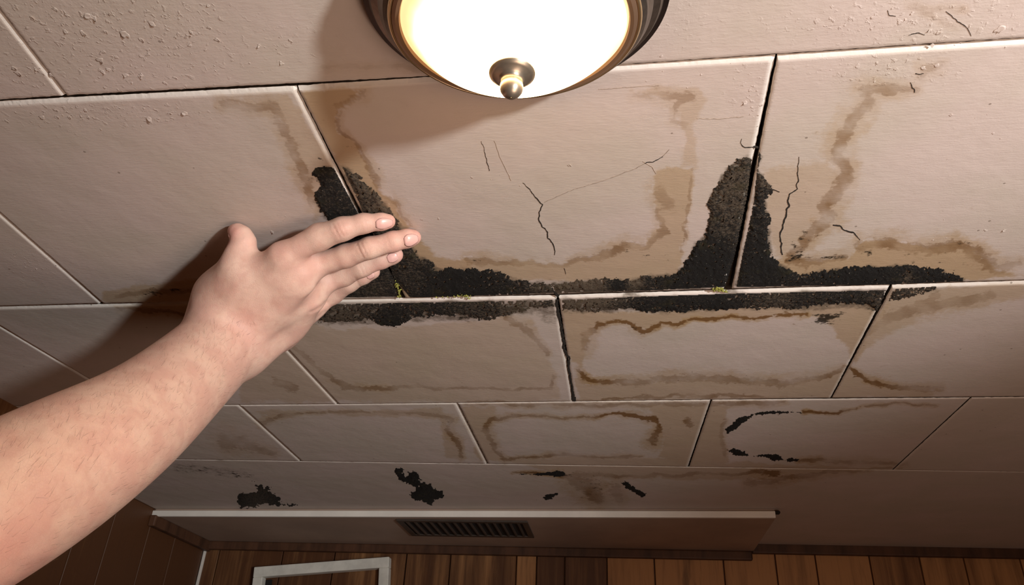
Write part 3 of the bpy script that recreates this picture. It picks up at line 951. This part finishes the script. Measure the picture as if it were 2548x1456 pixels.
# moss tufts
def moss(pts, label, n=40, size=0.0022, seed=0):
    mb = MB()
    rgm = np.random.default_rng(seed)
    A = np.array(pts, float)
    for k in range(n):
        t = rgm.random() * (len(A) - 1)
        i = int(t)
        q = A[i] + (A[min(i + 1, len(A) - 1)] - A[i]) * (t - i) + rgm.normal(0, 2.4, 2)
        p = on_z(q[0], q[1], CEIL - 0.0008)
        s = size * (0.4 + 0.8 * rgm.random())
        V, Fc = [], []
        a = rgm.random() * 6.28
        tilt = rgm.random() * 0.9
        for j in range(6):
            b = j * 1.0472
            lx, ly = s * math.cos(b), s * 0.6 * math.sin(b)
            V.append((p[0] + lx * math.cos(a) - ly * math.sin(a), p[1] + lx * math.sin(a) + ly * math.cos(a), p[2] - 0.0006 - lx * tilt * 0.5))
        V.append((p[0], p[1], p[2] - 0.0014))
        V.append((p[0], p[1], p[2] + 0.0006))
        for j in range(6):
            Fc += [(j, (j + 1) % 6, 6), ((j + 1) % 6, j, 7)]
        mb.add(V, Fc)
    o = mb.build('moss_tuft', MOSS)
    return tag(o, label, 'moss', None, 'stuff')


moss([(985, 700), (992, 722), (994, 738)], 'yellow-green moss thread at the foot of the left joint', 34, 0.0016, 1)
moss([(1775, 720), (1786, 716), (1800, 722), (1806, 728)], 'small yellow-green moss sprout at the foot of the right open joint', 26, 0.0026, 2)
moss([(1080, 738), (1150, 737), (1170, 738)], 'faint green moss trace along the middle joint right of the fingers', 22, 0.0014, 3)

# ------------------------------------------------------------------ soffit, walls, floor
YF = 3.87 * H                       # soffit front
# the drop of the soffit from the pixel height of its lower front edge
YL, YR = on_z(357, 1266, CEIL)[1], on_z(1924, 1267, CEIL)[1]      # the front edge runs slightly askew
ZS = on_y(1140, 1287, 0.5 * (YL + YR) - 0.004)[2] + 0.002
XS0, XS1 = XL * H, on_z(1928, 1270, CEIL)[0]
YB = 0.5 * on_z(1300, 1361, ZS)[1] + 0.5 * on_z(2300, 1367, CEIL)[1]
mb = MB()
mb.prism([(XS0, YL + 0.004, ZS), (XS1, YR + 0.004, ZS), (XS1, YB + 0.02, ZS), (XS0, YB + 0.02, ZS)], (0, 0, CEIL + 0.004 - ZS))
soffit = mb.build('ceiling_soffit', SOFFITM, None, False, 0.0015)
tag(soffit, 'shallow dropped soffit along the back wall holding the vent', 'soffit', None, 'structure')
mb = MB()
mb.prism([(XS0, YL - 0.004, ZS - 0.002), (XS1 - 0.002, YR - 0.004, ZS - 0.002), (XS1 - 0.002, YR + 0.004, ZS - 0.002), (XS0, YL + 0.004, ZS - 0.002)], (0, 0, CEIL - 0.0025 - ZS))
mb.build('edge_trim', TRIMW, soffit, False, 0.001)
mb = MB()
mb.box((XS1 - 0.004, YR - 0.004, ZS + 0.006), (XS1 + 0.008, YR + 0.008, CEIL - 0.003))
mb.build('end_cap', CRACKM, soffit, False, 0.003)


def planks(name, x0, x1, z0, z1, yb, widths, tones, axis, label, gap=0.003, thick=0.012):
    V, Fc, tn = [], [], []
    x = x0
    i = 0
    rgp = np.random.default_rng(8)
    while x < x1 - 1e-4:
        w = widths[i % len(widths)]
        xe = min(x + w, x1)
        b = 0.0008
        a0, a1 = x + gap / 2, xe - gap / 2
        if a1 - a0 > 0.004:
            n = len(V)
            # face toward the room at yb; chamfered long edges
            prof = [(a0, thick), (a0, b), (a0 + b, 0), (a1 - b, 0), (a1, b), (a1, thick)]
            for z in (z0, z1):
                for (q, d) in prof:
                    V.append((q, yb + d, z) if axis == 'x' else (yb - d, q, z))
                    tn.append(tones[i % len(tones)])
            for k in range(5):
                Fc.append((n + k, n + k + 1, n + 7 + k, n + 6 + k))
            Fc.append(tuple(n + k for k in range(6)))
            Fc.append(tuple(n + 6 + k for k in range(6)))
        x = xe
        i += 1
    n = len(V)
    if axis == 'x':
        V += [(x0, yb + thick - .002, z0), (x1, yb + thick - .002, z0), (x1, yb + thick - .002, z1), (x0, yb + thick - .002, z1)]
    else:
        V += [(yb - thick + .002, x0, z0), (yb - thick + .002, x1, z0), (yb - thick + .002, x1, z1), (yb - thick + .002, x0, z1)]
    tn += [-0.6] * 4
    Fc.append((n, n + 1, n + 2, n + 3))
    o = mesh_obj(name, V, Fc, WOOD, None, False, dict(tone=tn))
    return tag(o, label, 'wall', None, 'structure')


# planks of the back wall follow the seams seen along the bottom edge
seams = [540, 700, 830, 1010, 1120, 1285, 1335, 1405, 1510, 1628, 1800, 1930, 2030, 2165, 2290, 2400, 2540]
sx = [on_y(s, 1400, YB)[0] for s in seams]
wd = [sx[0] - XL * H] + list(np.diff(sx)) + [0.12, 0.15, 0.1, 0.14]
tones = [.20, .16, .12, .26, .30, .36, .80, .12, .18, .85, .95, .90, .80, .95, .45, .6, .65, .7, .5, .6, .4]  # plank tones; right-hand ones also raised to stand in for missing spot light
planks('wall_back', XL * H, XR * H, 0.0, CEIL, YB, wd, tones, 'x', 'brown vertical wood plank wall under the far end of the ceiling')
XJ = -2.27 * H
planks('wall_left', 2.8 * H, YB, 0.0, CEIL, XL * H, [0.11, 0.14, 0.10, 0.13], [-.15, -.25, -.08, -.2], 'y', 'dark wood plank wall at the left behind the arm')
planks('trim_1', -1.0, 2.8 * H, 0.0, CEIL, XJ, [0.12, 0.15, 0.1, 0.13], [.35, .5, .3, .45], 'y', 'wood plank boxing at the left edge, nearer than the left wall')
mb = MB()
mb.box((XL * H - 0.01, 2.8 * H - 0.012, 0), (XJ, 2.8 * H, CEIL))
mb.build('trim_2', WOODTRIM, None)
tag(bpy.data.objects['trim_2'], 'end board of the wood boxing at the left edge', 'trim', None, 'structure')
# dark wood crown strips where walls meet ceiling and soffit
mb = MB()
mb.box((XL * H, YB - 0.014, ZS - 0.020), (XS1 - 0.004, YB + 0.002, ZS))
mb.box((XL * H, YL - 0.01, ZS - 0.024), (XL * H + 0.016, YB, ZS))
o = mb.build('trim_3', WOODTRIM, None, False, 0.003)
tag(o, 'dark wood strip where the soffit meets the walls', 'trim', None, 'structure')
mb = MB()
mb.box((XS1 - 0.004, YB - 0.014, CEIL - 0.020), (XR * H, YB + 0.002, CEIL + 0.002))
o = mb.build('trim_4', WOODTRIM, None, False, 0.003)
tag(o, 'dark wood strip where the bare ceiling meets the back wall', 'trim', None, 'structure')
mb = MB()
mb.box((XL * H, YB - 0.006, 0), (XL * H + 0.006, YB, ZS - 0.020))
o = mb.build('trim_5', TRIMW, None, False, 0.001)
tag(o, 'thin pale bead in the corner of the two wood walls', 'trim', None, 'structure')
mb = MB()
mb.box((XL * H - 0.05, -1.6, -0.03), (XR * H, YB + 0.05, 0.0))
fo = mb.build('floor', FLOORM, None)
tag(fo, 'brown wood floor', 'floor', None, 'structure')

# ------------------------------------------------------------------ vent in the soffit
q = [on_z(*p, ZS) for p in ((985, 1292), (1312, 1295), (1328, 1332), (1030, 1333))]
x0, x1 = (q[0][0] + q[3][0]) / 2, (q[1][0] + q[2][0]) / 2
y0, y1 = (q[0][1] + q[1][1]) / 2, (q[2][1] + q[3][1]) / 2
vent = empty('vent_grille', ((x0 + x1) / 2, (y0 + y1) / 2, ZS), 'dark slotted vent grille set in the soffit', 'vent')
mb = MB()
fw = 0.012
mb.box((x0, y0, ZS - 0.004), (x1, y0 + fw, ZS))
mb.box((x0, y1 - fw, ZS - 0.004), (x1, y1, ZS))
mb.box((x0, y0 + fw, ZS - 0.004), (x0 + fw, y1 - fw, ZS))
mb.box((x1 - fw, y0 + fw, ZS - 0.004), (x1, y1 - fw, ZS))
mb.build('frame', VENTM, vent, False, 0.001)
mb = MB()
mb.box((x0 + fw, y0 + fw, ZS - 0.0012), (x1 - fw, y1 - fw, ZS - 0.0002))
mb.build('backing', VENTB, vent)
N = 15
for k in range(N):
    xx = x0 + fw + (x1 - x0 - 2 * fw) * (k + 0.5) / N
    mb = MB()
    mb.prism([(xx - 0.0022, y0 + fw, ZS - 0.0042), (xx - 0.0004, y0 + fw, ZS - 0.0042), (xx + 0.0022, y0 + fw, ZS - 0.0012), (xx + 0.0004, y0 + fw, ZS - 0.0012)], (0, y1 - y0 - 2 * fw, 0))
    mb.build('slat', VENTM, vent)

# ------------------------------------------------------------------ crooked grey frame on the back wall
yw = YB - 0.001
A, B = on_y(632, 1411, yw - 0.024), on_y(968, 1385, yw - 0.024)
wid = math.hypot(B[0] - A[0], B[2] - A[2])
ang = math.atan2(B[2] - A[2], B[0] - A[0])
ca, sa = math.cos(ang), math.sin(ang)


def fp(u, v, d):
    """frame coordinates: u along top rail, v down, d out of the wall"""
    return (A[0] + u * ca + v * sa, yw - d, A[2] + u * sa - v * ca)


hgt = wid * 1.25
frm = empty('picture_frame', fp(wid / 2, hgt, 0.0), 'empty pale grey frame hanging crooked on the wood wall below the soffit', 'frame')
rw_ = 0.024


def rail(u0, v0, u1, v1, d0, d1, name, mat, bev=0.002):
    m_ = MB()
    m_.prism([fp(u0, v0, d0), fp(u1, v0, d0), fp(u1, v1, d0), fp(u0, v1, d0)], (0, -(d1 - d0), 0))
    return m_.build(name, mat, frm, False, bev)


rail(0, 0, wid, rw_, 0.001, 0.024, 'top_rail', FRAMEM)
rail(0, hgt - rw_, wid, hgt, 0.001, 0.024, 'bottom_rail', FRAMEM)
rail(0, rw_, rw_, hgt - rw_, 0.001, 0.024, 'side_rail', FRAMEM)
rail(wid - rw_, rw_, wid, hgt - rw_, 0.001, 0.024, 'side_rail', FRAMEM)
rail(rw_ + 0.016, rw_ + 0.030, rw_ + 0.030, hgt - rw_, 0.001, 0.012, 'inner_lip', FRAMEM, 0.001)
rail(rw_, rw_ + 0.004, rw_ + 0.016, hgt - rw_, 0.001, 0.004, 'rebate', VENTB, 0.0005)

# ------------------------------------------------------------------ flush-mount ceiling lamp
LC = on_z(1279, 61, CEIL - 0.065 * H)
lamp = empty('ceiling_lamp', tuple(LC), 'lit flush-mount ceiling lamp with frosted glass bowl and bronze rim', 'lamp')
TILT, OVAL = math.radians(6), 0.90


def ring(name, prof, mat, parent=lamp, n=128, oval=OVAL):
    V, Fc = [], []
    ct, st = math.cos(TILT), math.sin(TILT)
    for r, d in prof:
        for k in range(n):
            a = 2 * math.pi * k / n
            x, y, z = r * math.cos(a) * H, r * math.sin(a) * H * oval, -d * H
            V.append((LC[0] + x, LC[1] + y * ct - z * st, LC[2] + y * st + z * ct))
    for i in range(len(prof) - 1):
        for k in range(n):
            k2 = (k + 1) % n
            Fc.append((i * n + k, i * n + k2, (i + 1) * n + k2, (i + 1) * n + k))
    return mesh_obj(name, V, Fc, mat, parent, True)


def sharp(o, ang=35):
    e = o.modifiers.new('split', 'EDGE_SPLIT')
    e.split_angle = math.radians(ang)
    return o


sharp(ring('ceiling_plate', [(0.05, -0.094), (0.235, -0.094), (0.238, -0.052), (0.236, -0.044), (0.226, -0.041)], BRONZE))
sharp(ring('rim', [(0.228, -0.043), (0.222, -0.034), (0.211, -0.030), (0.209, -0.020), (0.203, -0.014), (0.200, -0.006), (0.191, 0.0)], BRUSHED))
ring('gold_line', [(0.1920, -0.003), (0.1925, 0.0015), (0.1895, 0.005), (0.1868, 0.004), (0.1860, 0.0)], GOLD)
sharp(ring('inner_lip', [(0.1870, 0.0), (0.1855, 0.0055), (0.180, 0.0085), (0.1745, 0.0075), (0.1725, 0.0)], LIP))
RD, DD = 0.174, 0.090
rho = (RD * RD + DD * DD) / (2 * DD)
prof = []
for k in range(29):
    d = DD * (k / 28) ** 0.8
    prof.append((math.sqrt(max(rho * rho - (rho - DD + d) ** 2, 1e-7)), d))
dome = ring('glass_bowl', prof, DOME)
ap = DD - 0.002
fin = ring('finial', [(0.0005, ap - .004), (0.030, ap - .002), (0.0345, ap + 0.004), (0.034, ap + 0.007), (0.028, ap + 0.011), (0.0195, ap + 0.0135), (0.0165, ap + 0.018), (0.0150, ap + 0.021),
                      (0.0165, ap + 0.025), (0.0172, ap + 0.031), (0.0162, ap + 0.037), (0.0128, ap + 0.043), (0.0075, ap + 0.0475), (0.0003, ap + 0.049)], FINIALM, lamp, 64, 1.0)

# ------------------------------------------------------------------ the arm and hand (camera frame: x right, y down, z depth)
NC = np.array([RIGHT[2], -UP[2], FWD[2]])        # world up in camera frame


def hp(px, py, c=None, zc=None):
    """point on the ray of a pixel, c metres under the ceiling or at depth zc"""
    d = np.array([(px - CX) / F, (py - CY) / F, 1.0])
    if zc is None:
        zc = (H - c) / (d @ NC)
    return d * zc


PR = []                                           # (a, b, ra, rb, squash, k)


def chain(pts, k=0.004, squash=1.0):
    """pts: (px, py, clearance or ('z', depth), radius px)"""
    Q = []
    for px, py, c, r in pts:
        p = hp(px, py, zc=c[1]) if isinstance(c, tuple) else hp(px, py, c)
        Q.append((p, r * p[2] / F))
    for (a, ra), (b, rb) in zip(Q[:-1], Q[1:]):
        PR.append((a, b, ra, rb, squash, k))
    return Q


CHAINS = []


def group(k, *chains_):
    CHAINS.append((k, list(chains_)))


wr = ('z', 0.745)
hand_k = 0.016
palm = [
    ([(548, 800, ('z', 0.750), 50), (615, 720, 0.052, 47), (700, 642, 0.038, 33)], 1.15),
    ([(572, 826, ('z', 0.742), 52), (660, 752, 0.047, 48), (752, 674, 0.034, 32)], 1.15),
    ([(592, 850, ('z', 0.742), 50), (690, 790, 0.048, 44), (772, 718, 0.033, 30)], 1.15),
    ([(608, 866, ('z', 0.746), 46), (690, 822, 0.050, 40), (775, 763, 0.033, 29)], 1.15),
    ([(575, 815, ('z', 0.746), 66), (650, 745, 0.055, 66), (724, 688, 0.046, 58)], 1.6),
    ([(606, 850, ('z', 0.746), 52), (695, 788, 0.054, 54), (760, 735, 0.044, 46)], 1.5),
    ([(536, 800, ('z', 0.758), 46), (546, 735, 0.050, 46), (590, 668, 0.042, 38)], 1.0),
]
fore_pts = [(600, 806, .748, 78), (575, 836, .742, 93), (558, 852, .735, 100), (487, 919, .690, 112), (413, 986, .640, 124), (332, 1054, .595, 142), (219, 1122, .545, 166), (124, 1179, .515, 182),
            (-12, 1256, .475, 200), (-148, 1326, .445, 207), (-330, 1436, .41, 214)]
_a = np.array(fore_pts)
_t = np.linspace(0, len(_a) - 1, 61)
_k = np.exp(-0.5 * ((_t[:, None] - np.linspace(0, len(_a) - 1, 401)[None]) / 0.55) ** 2)
_f = np.stack([np.interp(np.linspace(0, len(_a) - 1, 401), np.arange(len(_a)), _a[:, q]) for q in range(4)], 1)
_s = (_k @ _f) / _k.sum(1, keepdims=True)
_s[0], _s[-1] = _a[0], _a[-1]
fore = [([(x, y, ('z', z), r * 0.955) for x, y, z, r in _s], 1.12)]
index = [(705, 636, 0.036, 29), (795, 590, 0.0235, 33), (852, 570, 0.0195, 29), (905, 556, 0.0135, 24), (948, 552, 0.0100, 20.5), (966, 551, 0.0085, 18)]
middle = [(752, 672, 0.033, 31), (862, 637, 0.0255, 28.5), (920, 617, 0.0220, 26.5), (978, 601, 0.0150, 24.5), (1012, 594, 0.0110, 22.5), (1029, 591, 0.0085, 19)]
ringf = [(772, 716, 0.031, 29), (855, 684, 0.0205, 28), (900, 663, 0.0170, 26), (950, 645, 0.0120, 23), (976, 637, 0.0090, 20), (985, 634, 0.0080, 18)]
little = [(775, 762, 0.031, 28), (828, 730, 0.0195, 26), (868, 704, 0.0150, 23), (905, 686, 0.0105, 20), (926, 677, 0.0080, 16), (929, 676, 0.0075, 15)]
thumb = [(588, 672, 0.042, 37), (597, 632, 0.029, 33), (606, 603, 0.020, 29), (600, 586, 0.0145, 24), (590, 577, 0.0105, 19), (583, 574, 0.0085, 15)]


def prims(pts, squash=1.0):
    Q = []
    for px, py, c, r in pts:
        p = hp(px, py, zc=c[1]) if isinstance(c, tuple) else hp(px, py, c)
        Q.append((p, r * p[2] / F))
    return [(a, b, ra, rb, squash) for (a, ra), (b, rb) in zip(Q[:-1], Q[1:])]


def sd_cone(P, a, b, ra, rb, s):
    v = b - a
    w = P - a
    if s != 1.0:
        v = v * np.array([1, 1, s], np.float32)
        w = w * np.array([1, 1, s], np.float32)
    t = np.clip((w @ v) / (v @ v), 0, 1)
    d = np.sqrt(np.maximum(((w - t[:, None] * v) ** 2).sum(1), 1e-12))
    return d - (ra + (rb - ra) * t)


def smin(a, b, k):
    h = np.clip(0.5 + 0.5 * (b - a) / k, 0, 1)
    return b * (1 - h) + a * h - k * h * (1 - h)


G_PALM = [p for pts, s in palm for p in prims(pts, s)]
G_FORE = [p for pts, s in fore for p in prims(pts, s)]
FINGERS = [prims(index), prims(middle), prims(ringf), prims(little)]
G_TH = prims(thumb)


def sdf(P):
    P = P.astype(np.float32)

    def uni(lst, k):
        d = None
        for p in lst:
            e = sd_cone(P, *[np.asarray(q, np.float32) if not np.isscalar(q) else q for q in p])
            d = e if d is None else smin(d, e, k)
        return d
    dp = uni(G_PALM, 0.024)
    df = uni(G_FORE, 0.004)
    d = smin(dp, df, 0.022)
    dt = uni(G_TH, 0.004)
    d = smin(d, dt, 0.008)
    fg = None
    for f in FINGERS:
        e = uni(f, 0.004)
        fg = e if fg is None else smin(fg, e, 0.0009)
    d = smin(d, fg, 0.010)
    # press flat against the ceiling
    cl = H - 0.0010 - P @ NC.astype(np.float32)
    return np.maximum(d, -cl)


def surface_nets(vox):
    allp = np.array([q for g in (G_PALM, G_FORE, G_TH, *FINGERS) for p in g for q in (p[0], p[1])])
    rad = 0.062
    lo, hi = allp.min(0) - rad, allp.max(0) + rad
    B = 8
    nb = np.ceil((hi - lo) / (vox * B)).astype(int) + 1
    bi = np.stack(np.meshgrid(*[np.arange(n) for n in nb], indexing='ij'), -1).reshape(-1, 3)
    cen = lo + (bi + 0.5) * B * vox
    dc = sdf(cen)
    act = np.abs(dc) < vox * B * 1.6
    dims = nb * B
    D = np.repeat(np.repeat(np.repeat(np.where(dc.reshape(nb) < 0, -1.0, 1.0).astype(np.float32), B, 0), B, 1), B, 2)
    off = np.stack(np.meshgrid(*[np.arange(B)] * 3, indexing='ij'), -1).reshape(-1, 3)
    ab = bi[act]
    for s in range(0, len(ab), 1500):
        ii = (ab[s:s + 1500, None] * B + off[None]).reshape(-1, 3)
        D[ii[:, 0], ii[:, 1], ii[:, 2]] = sdf(lo + ii * vox)
    # cells with sign changes
    sg = D < 0
    c = [sg[i:dims[0] - 1 + i, j:dims[1] - 1 + j, k:dims[2] - 1 + k] for i in (0, 1) for j in (0, 1) for k in (0, 1)]
    cnt = sum(x.astype(np.int8) for x in c)
    cells = np.argwhere((cnt > 0) & (cnt < 8))
    cid = -np.ones(np.array(D.shape) - 1, np.int32)
    cid[cells[:, 0], cells[:, 1], cells[:, 2]] = np.arange(len(cells))
    acc, num = np.zeros((len(cells), 3)), np.zeros(len(cells))
    cor = [(i, j, k) for i in (0, 1) for j in (0, 1) for k in (0, 1)]
    val = {q: D[cells[:, 0] + q[0], cells[:, 1] + q[1], cells[:, 2] + q[2]] for q in cor}
    for p in cor:
        for ax in range(3):
            if p[ax] == 0:
                q2 = list(p)
                q2[ax] = 1
                q2 = tuple(q2)
                a, b = val[p], val[q2]
                m = (a < 0) != (b < 0)
                t = np.where(m, a / np.where(m, a - b, 1), 0)
                pt = np.tile(np.array(p, float), (len(cells), 1))
                pt[:, ax] = t
                acc[m] += pt[m]
                num[m] += 1
    V = lo + (cells + acc / num[:, None]) * vox
    Fq = []
    for ax in range(3):
        b1, b2 = (ax + 1) % 3, (ax + 2) % 3
        sl0, sl1 = [slice(None)] * 3, [slice(None)] * 3
        sl0[ax], sl1[ax] = slice(0, -1), slice(1, None)
        s0, s1 = sg[tuple(sl0)], sg[tuple(sl1)]
        e = np.argwhere(s0 != s1)
        e = e[(e[:, b1] > 0) & (e[:, b2] > 0)]
        e = e[(e[:, b1] < D.shape[b1] - 1) & (e[:, b2] < D.shape[b2] - 1)]
        ids = []
        for o1, o2 in ((0, 0), (-1, 0), (-1, -1), (0, -1)):
            g = e.copy()
            g[:, b1] += o1
            g[:, b2] += o2
            ids.append(cid[g[:, 0], g[:, 1], g[:, 2]])
        Q = np.stack(ids, 1)
        flip = sg[e[:, 0], e[:, 1], e[:, 2]]
        Q[~flip] = Q[~flip][:, ::-1]
        Fq.append(Q)
    Fq = np.vstack(Fq)
    Fq = Fq[(Fq >= 0).all(1)]
    return V, Fq


def smooth_mesh(V, Fq, it=4, lam=0.5, mu=-0.52):
    E = np.vstack([Fq[:, [0, 1]], Fq[:, [1, 2]], Fq[:, [2, 3]], Fq[:, [3, 0]]])
    E = np.unique(np.sort(E, 1), axis=0)
    deg = np.bincount(E.ravel(), minlength=len(V))[:, None].clip(1)

    def lap(X):
        s = np.zeros_like(X)
        np.add.at(s, E[:, 0], X[E[:, 1]])
        np.add.at(s, E[:, 1], X[E[:, 0]])
        return s / deg - X
    for _ in range(it):
        V = V + lam * lap(V)
        V = V + mu * lap(V)
    return V


AV, AF = surface_nets(0.0013)
AV = smooth_mesh(AV, AF, 6)


def vnormals(V, Fq):
    n = np.cross(V[Fq[:, 2]] - V[Fq[:, 0]], V[Fq[:, 3]] - V[Fq[:, 1]])
    N_ = np.zeros_like(V)
    for k in range(4):
        np.add.at(N_, Fq[:, k], n)
    return N_ / (np.linalg.norm(N_, axis=1, keepdims=True) + 1e-12)


AN = vnormals(AV, AF)
if (AN * (AV - AV.mean(0))).sum() < 0:
    AF = AF[:, ::-1]
    AN = -AN
apx = np.stack([CX + F * AV[:, 0] / AV[:, 2], CY + F * AV[:, 1] / AV[:, 2]], 1)
face = sstep(0.0, 0.4, -(AN * (AV / np.linalg.norm(AV, axis=1, keepdims=True))).sum(1))
# creases over the knuckles and at the wrist, tendons, knuckle bumps: (line, width px, depth m)
disp = np.zeros(len(AV))
CREASE = [([(828, 558), (836, 575), (846, 592)], 2.4, .0006), ([(838, 555), (845, 572), (854, 588)], 2.4, .0006), ([(848, 552), (855, 568), (862, 584)], 2.2, .0004), ([(906, 545), (911, 558), (914, 572)], 2.2, .0005), ([(913, 544), (917, 556), (920, 568)], 2, .0003),
          ([(888, 608), (896, 624), (904, 640)], 2.4, .0006), ([(898, 605), (906, 620), (913, 636)], 2.4, .0006), ([(908, 602), (915, 618), (920, 632)], 2.2, .0004), ([(962, 590), (968, 603), (971, 616)], 2.2, .0005), ([(970, 588), (975, 600), (978, 613)], 2, .0003),
          ([(894, 662), (900, 672), (904, 684)], 2.2, .0006), ([(902, 659), (908, 668), (911, 680)], 2.2, .0005), ([(884, 692), (888, 700), (894, 712)], 2.0, .0005),
          ([(775, 776), (800, 762), (812, 752)], 5, .0011), ([(790, 790), (808, 775)], 4, .0006), ([(600, 612), (618, 610), (634, 612)], 2.4, .0004),
          ]
for L, w, dp in CREASE:
    d, _ = dist_line(apx, L)
    disp -= dp * np.exp(-(d / w) ** 2)
for x, y, r, hgt_ in [(716, 634, 30, .0008), (768, 676, 28, .0009), (786, 722, 24, .0008), (786, 764, 22, .0008), (846, 574, 24, .0006), (906, 620, 24, .0006), (596, 852, 26, .0016)]:
    disp += hgt_ * np.exp(-((apx[:, 0] - x) ** 2 + (apx[:, 1] - y) ** 2) / r ** 2)
for L in ([(600, 765), (712, 640)], [(620, 790), (765, 680)], [(645, 815), (780, 725)], [(660, 840), (780, 766)]):
    d, t = dist_line(apx, L)
    disp += 0.0005 * np.exp(-(d / 12) ** 2)
disp += (fbm(apx[:, 0] / 60, apx[:, 1] / 60, 3, 8) - 0.5) * 0.0016
AV = AV + AN * (disp * face)[:, None]
# redder knuckles, fingertips, elbow side
red = np.zeros(len(AV))
for x, y, r, s in [(700, 628, 26, .22), (768, 676, 50, .14), (980, 549, 34, .55), (1040, 590, 38, .6), (1000, 633, 26, .55), (940, 674, 22, .45), (578, 575, 26, .75), (606, 600, 40, .25), (620, 800, 60, .18),
                   (840, 572, 26, .22), (900, 620, 26, .2), (20, 1400, 120, .45), (300, 1130, 50, .12), (790, 780, 26, .15)]:
    red = np.maximum(red, s * np.exp(-((apx[:, 0] - x) ** 2 + (apx[:, 1] - y) ** 2) / r ** 2))
WV = to_world(AV)
person = mesh_obj('person', WV, AF, SKIN, None, True, dict(red=red))
tag(person, "person's bare forearm and hand reaching in from the left, fingers pressed on the mouldy joint", 'person')


# fingernails: curved plates on the back of each fingertip
def nail(chain_pts, u0, u1, half, parent, lift=1.0, turn=0.0):
    Q = []
    for px, py, c, r in chain_pts:
        p = hp(px, py, c)
        Q.append((p, r * p[2] / F))
    (a, ra), (b, rb) = Q[-2], Q[-1]
    p0 = Q[-3][0]
    ax = b - p0
    L = np.linalg.norm(ax)
    ax = ax / L
    view = -(b / np.linalg.norm(b))
    # dorsal direction: away from the ceiling
    dn = -NC * 0.12 + view * 0.88
    dn = dn - ax * (dn @ ax)
    dn = dn / np.linalg.norm(dn)
    dn = dn * math.cos(turn) + np.cross(ax, dn) * math.sin(turn)
    sd = np.cross(ax, dn)
    V, Fc = [], []
    nu, nv = 9, 9
    for i in range(nu):
        s = i / (nu - 1)
        pos = p0 + ax * (L * (u0 + (u1 - u0) * s))
        # radius from the sdf along dn
        ww = half * (1 - 0.55 * abs(2 * s - 1) ** 3.2)
        for j in range(nv):
            th = (j / (nv - 1) - 0.5) * 2 * ww
            dr = dn * math.cos(th) + sd * math.sin(th)
            t = np.linspace(0.002, 0.018, 65)
            dd = sdf(pos + dr * t[:, None])
            k = np.argmax(dd > 0)
            edge = min(1.0, 4 * min(s, 1.15 - s), 4 * (1 - abs(j / (nv - 1) - 0.5) * 2))
            V.append(pos + dr * (t[k] - 0.00008 + 0.00022 * edge * lift))
    for i in range(nu - 1):
        for j in range(nv - 1):
            q_ = i * nv + j
            Fc.append((q_, q_ + 1, q_ + nv + 1, q_ + nv))
    o = mesh_obj('fingernail', to_world(np.array(V)), Fc, NAIL, parent, True)
    sm = o.modifiers.new('thickness', 'SOLIDIFY')
    sm.thickness = 0.0004
    sm.offset = 0
    return o


TURN = 0.15
nail(index, 0.46, 1.18, 0.66, person, turn=TURN)
nail(middle, 0.46, 1.18, 0.66, person, turn=TURN)
nail(ringf, 0.46, 1.18, 0.6, person, turn=TURN)
nail(little, 0.46, 1.18, 0.6, person, turn=TURN)

# thumb nail, facing away to the left of the thumb
_tp = [hp(p[0], p[1], p[2]) for p in thumb]
_ax = _tp[-1] - _tp[-3]
_ax = _ax / np.linalg.norm(_ax)
_vw = -_tp[-1] / np.linalg.norm(_tp[-1])
_d0 = _vw - _ax * (_vw @ _ax)
_d0 = _d0 / np.linalg.norm(_d0)
nail(thumb, 0.15, 1.0, 0.6, person, turn=1.25 if np.cross(_ax, _d0)[0] < 0 else -1.25)

# arm hair: short fine hairs lying along the forearm
rgh = np.random.default_rng(12)
cand = np.where((apx[:, 0] < 640) & (apx[:, 1] > 800) & (face > 0.25) & (apx[:, 0] > -120))[0]
AX = hp(558, 852, zc=.735) - hp(124, 1179, zc=.515)
AX /= np.linalg.norm(AX)
hv, hf = [], []
up_c = np.array([-0.55, -0.83, 0.1])
for i in rgh.choice(cand, 900, replace=False):
    p, n_ = AV[i], AN[i]
    d = AX * 0.8 + up_c * rgh.normal(0.35, 0.35) + rgh.normal(0, .15, 3)
    d -= n_ * (d @ n_)
    d /= np.linalg.norm(d)
    L = 0.003 + 0.005 * rgh.random()
    s_ = np.cross(d, n_)
    w_ = 0.00005
    n0 = len(hv)
    for k in range(4):
        u = k / 3
        c_ = p + d * L * u + n_ * (0.0002 + 0.0016 * math.sin(u * 2.2))
        ww = w_ * (1 - 0.8 * u)
        hv += [c_ - s_ * ww, c_ + s_ * ww, c_ + n_ * ww]
    for k in range(3):
        for a_, b_ in ((0, 1), (1, 2), (2, 0)):
            hf.append((n0 + 3 * k + a_, n0 + 3 * k + b_, n0 + 3 * k + 3 + b_, n0 + 3 * k + 3 + a_))
ho = mesh_obj('arm_hair', to_world(np.array(hv)), hf, HAIR, person, False)
tag(ho, 'fine dark hairs on the forearm', kind='stuff')
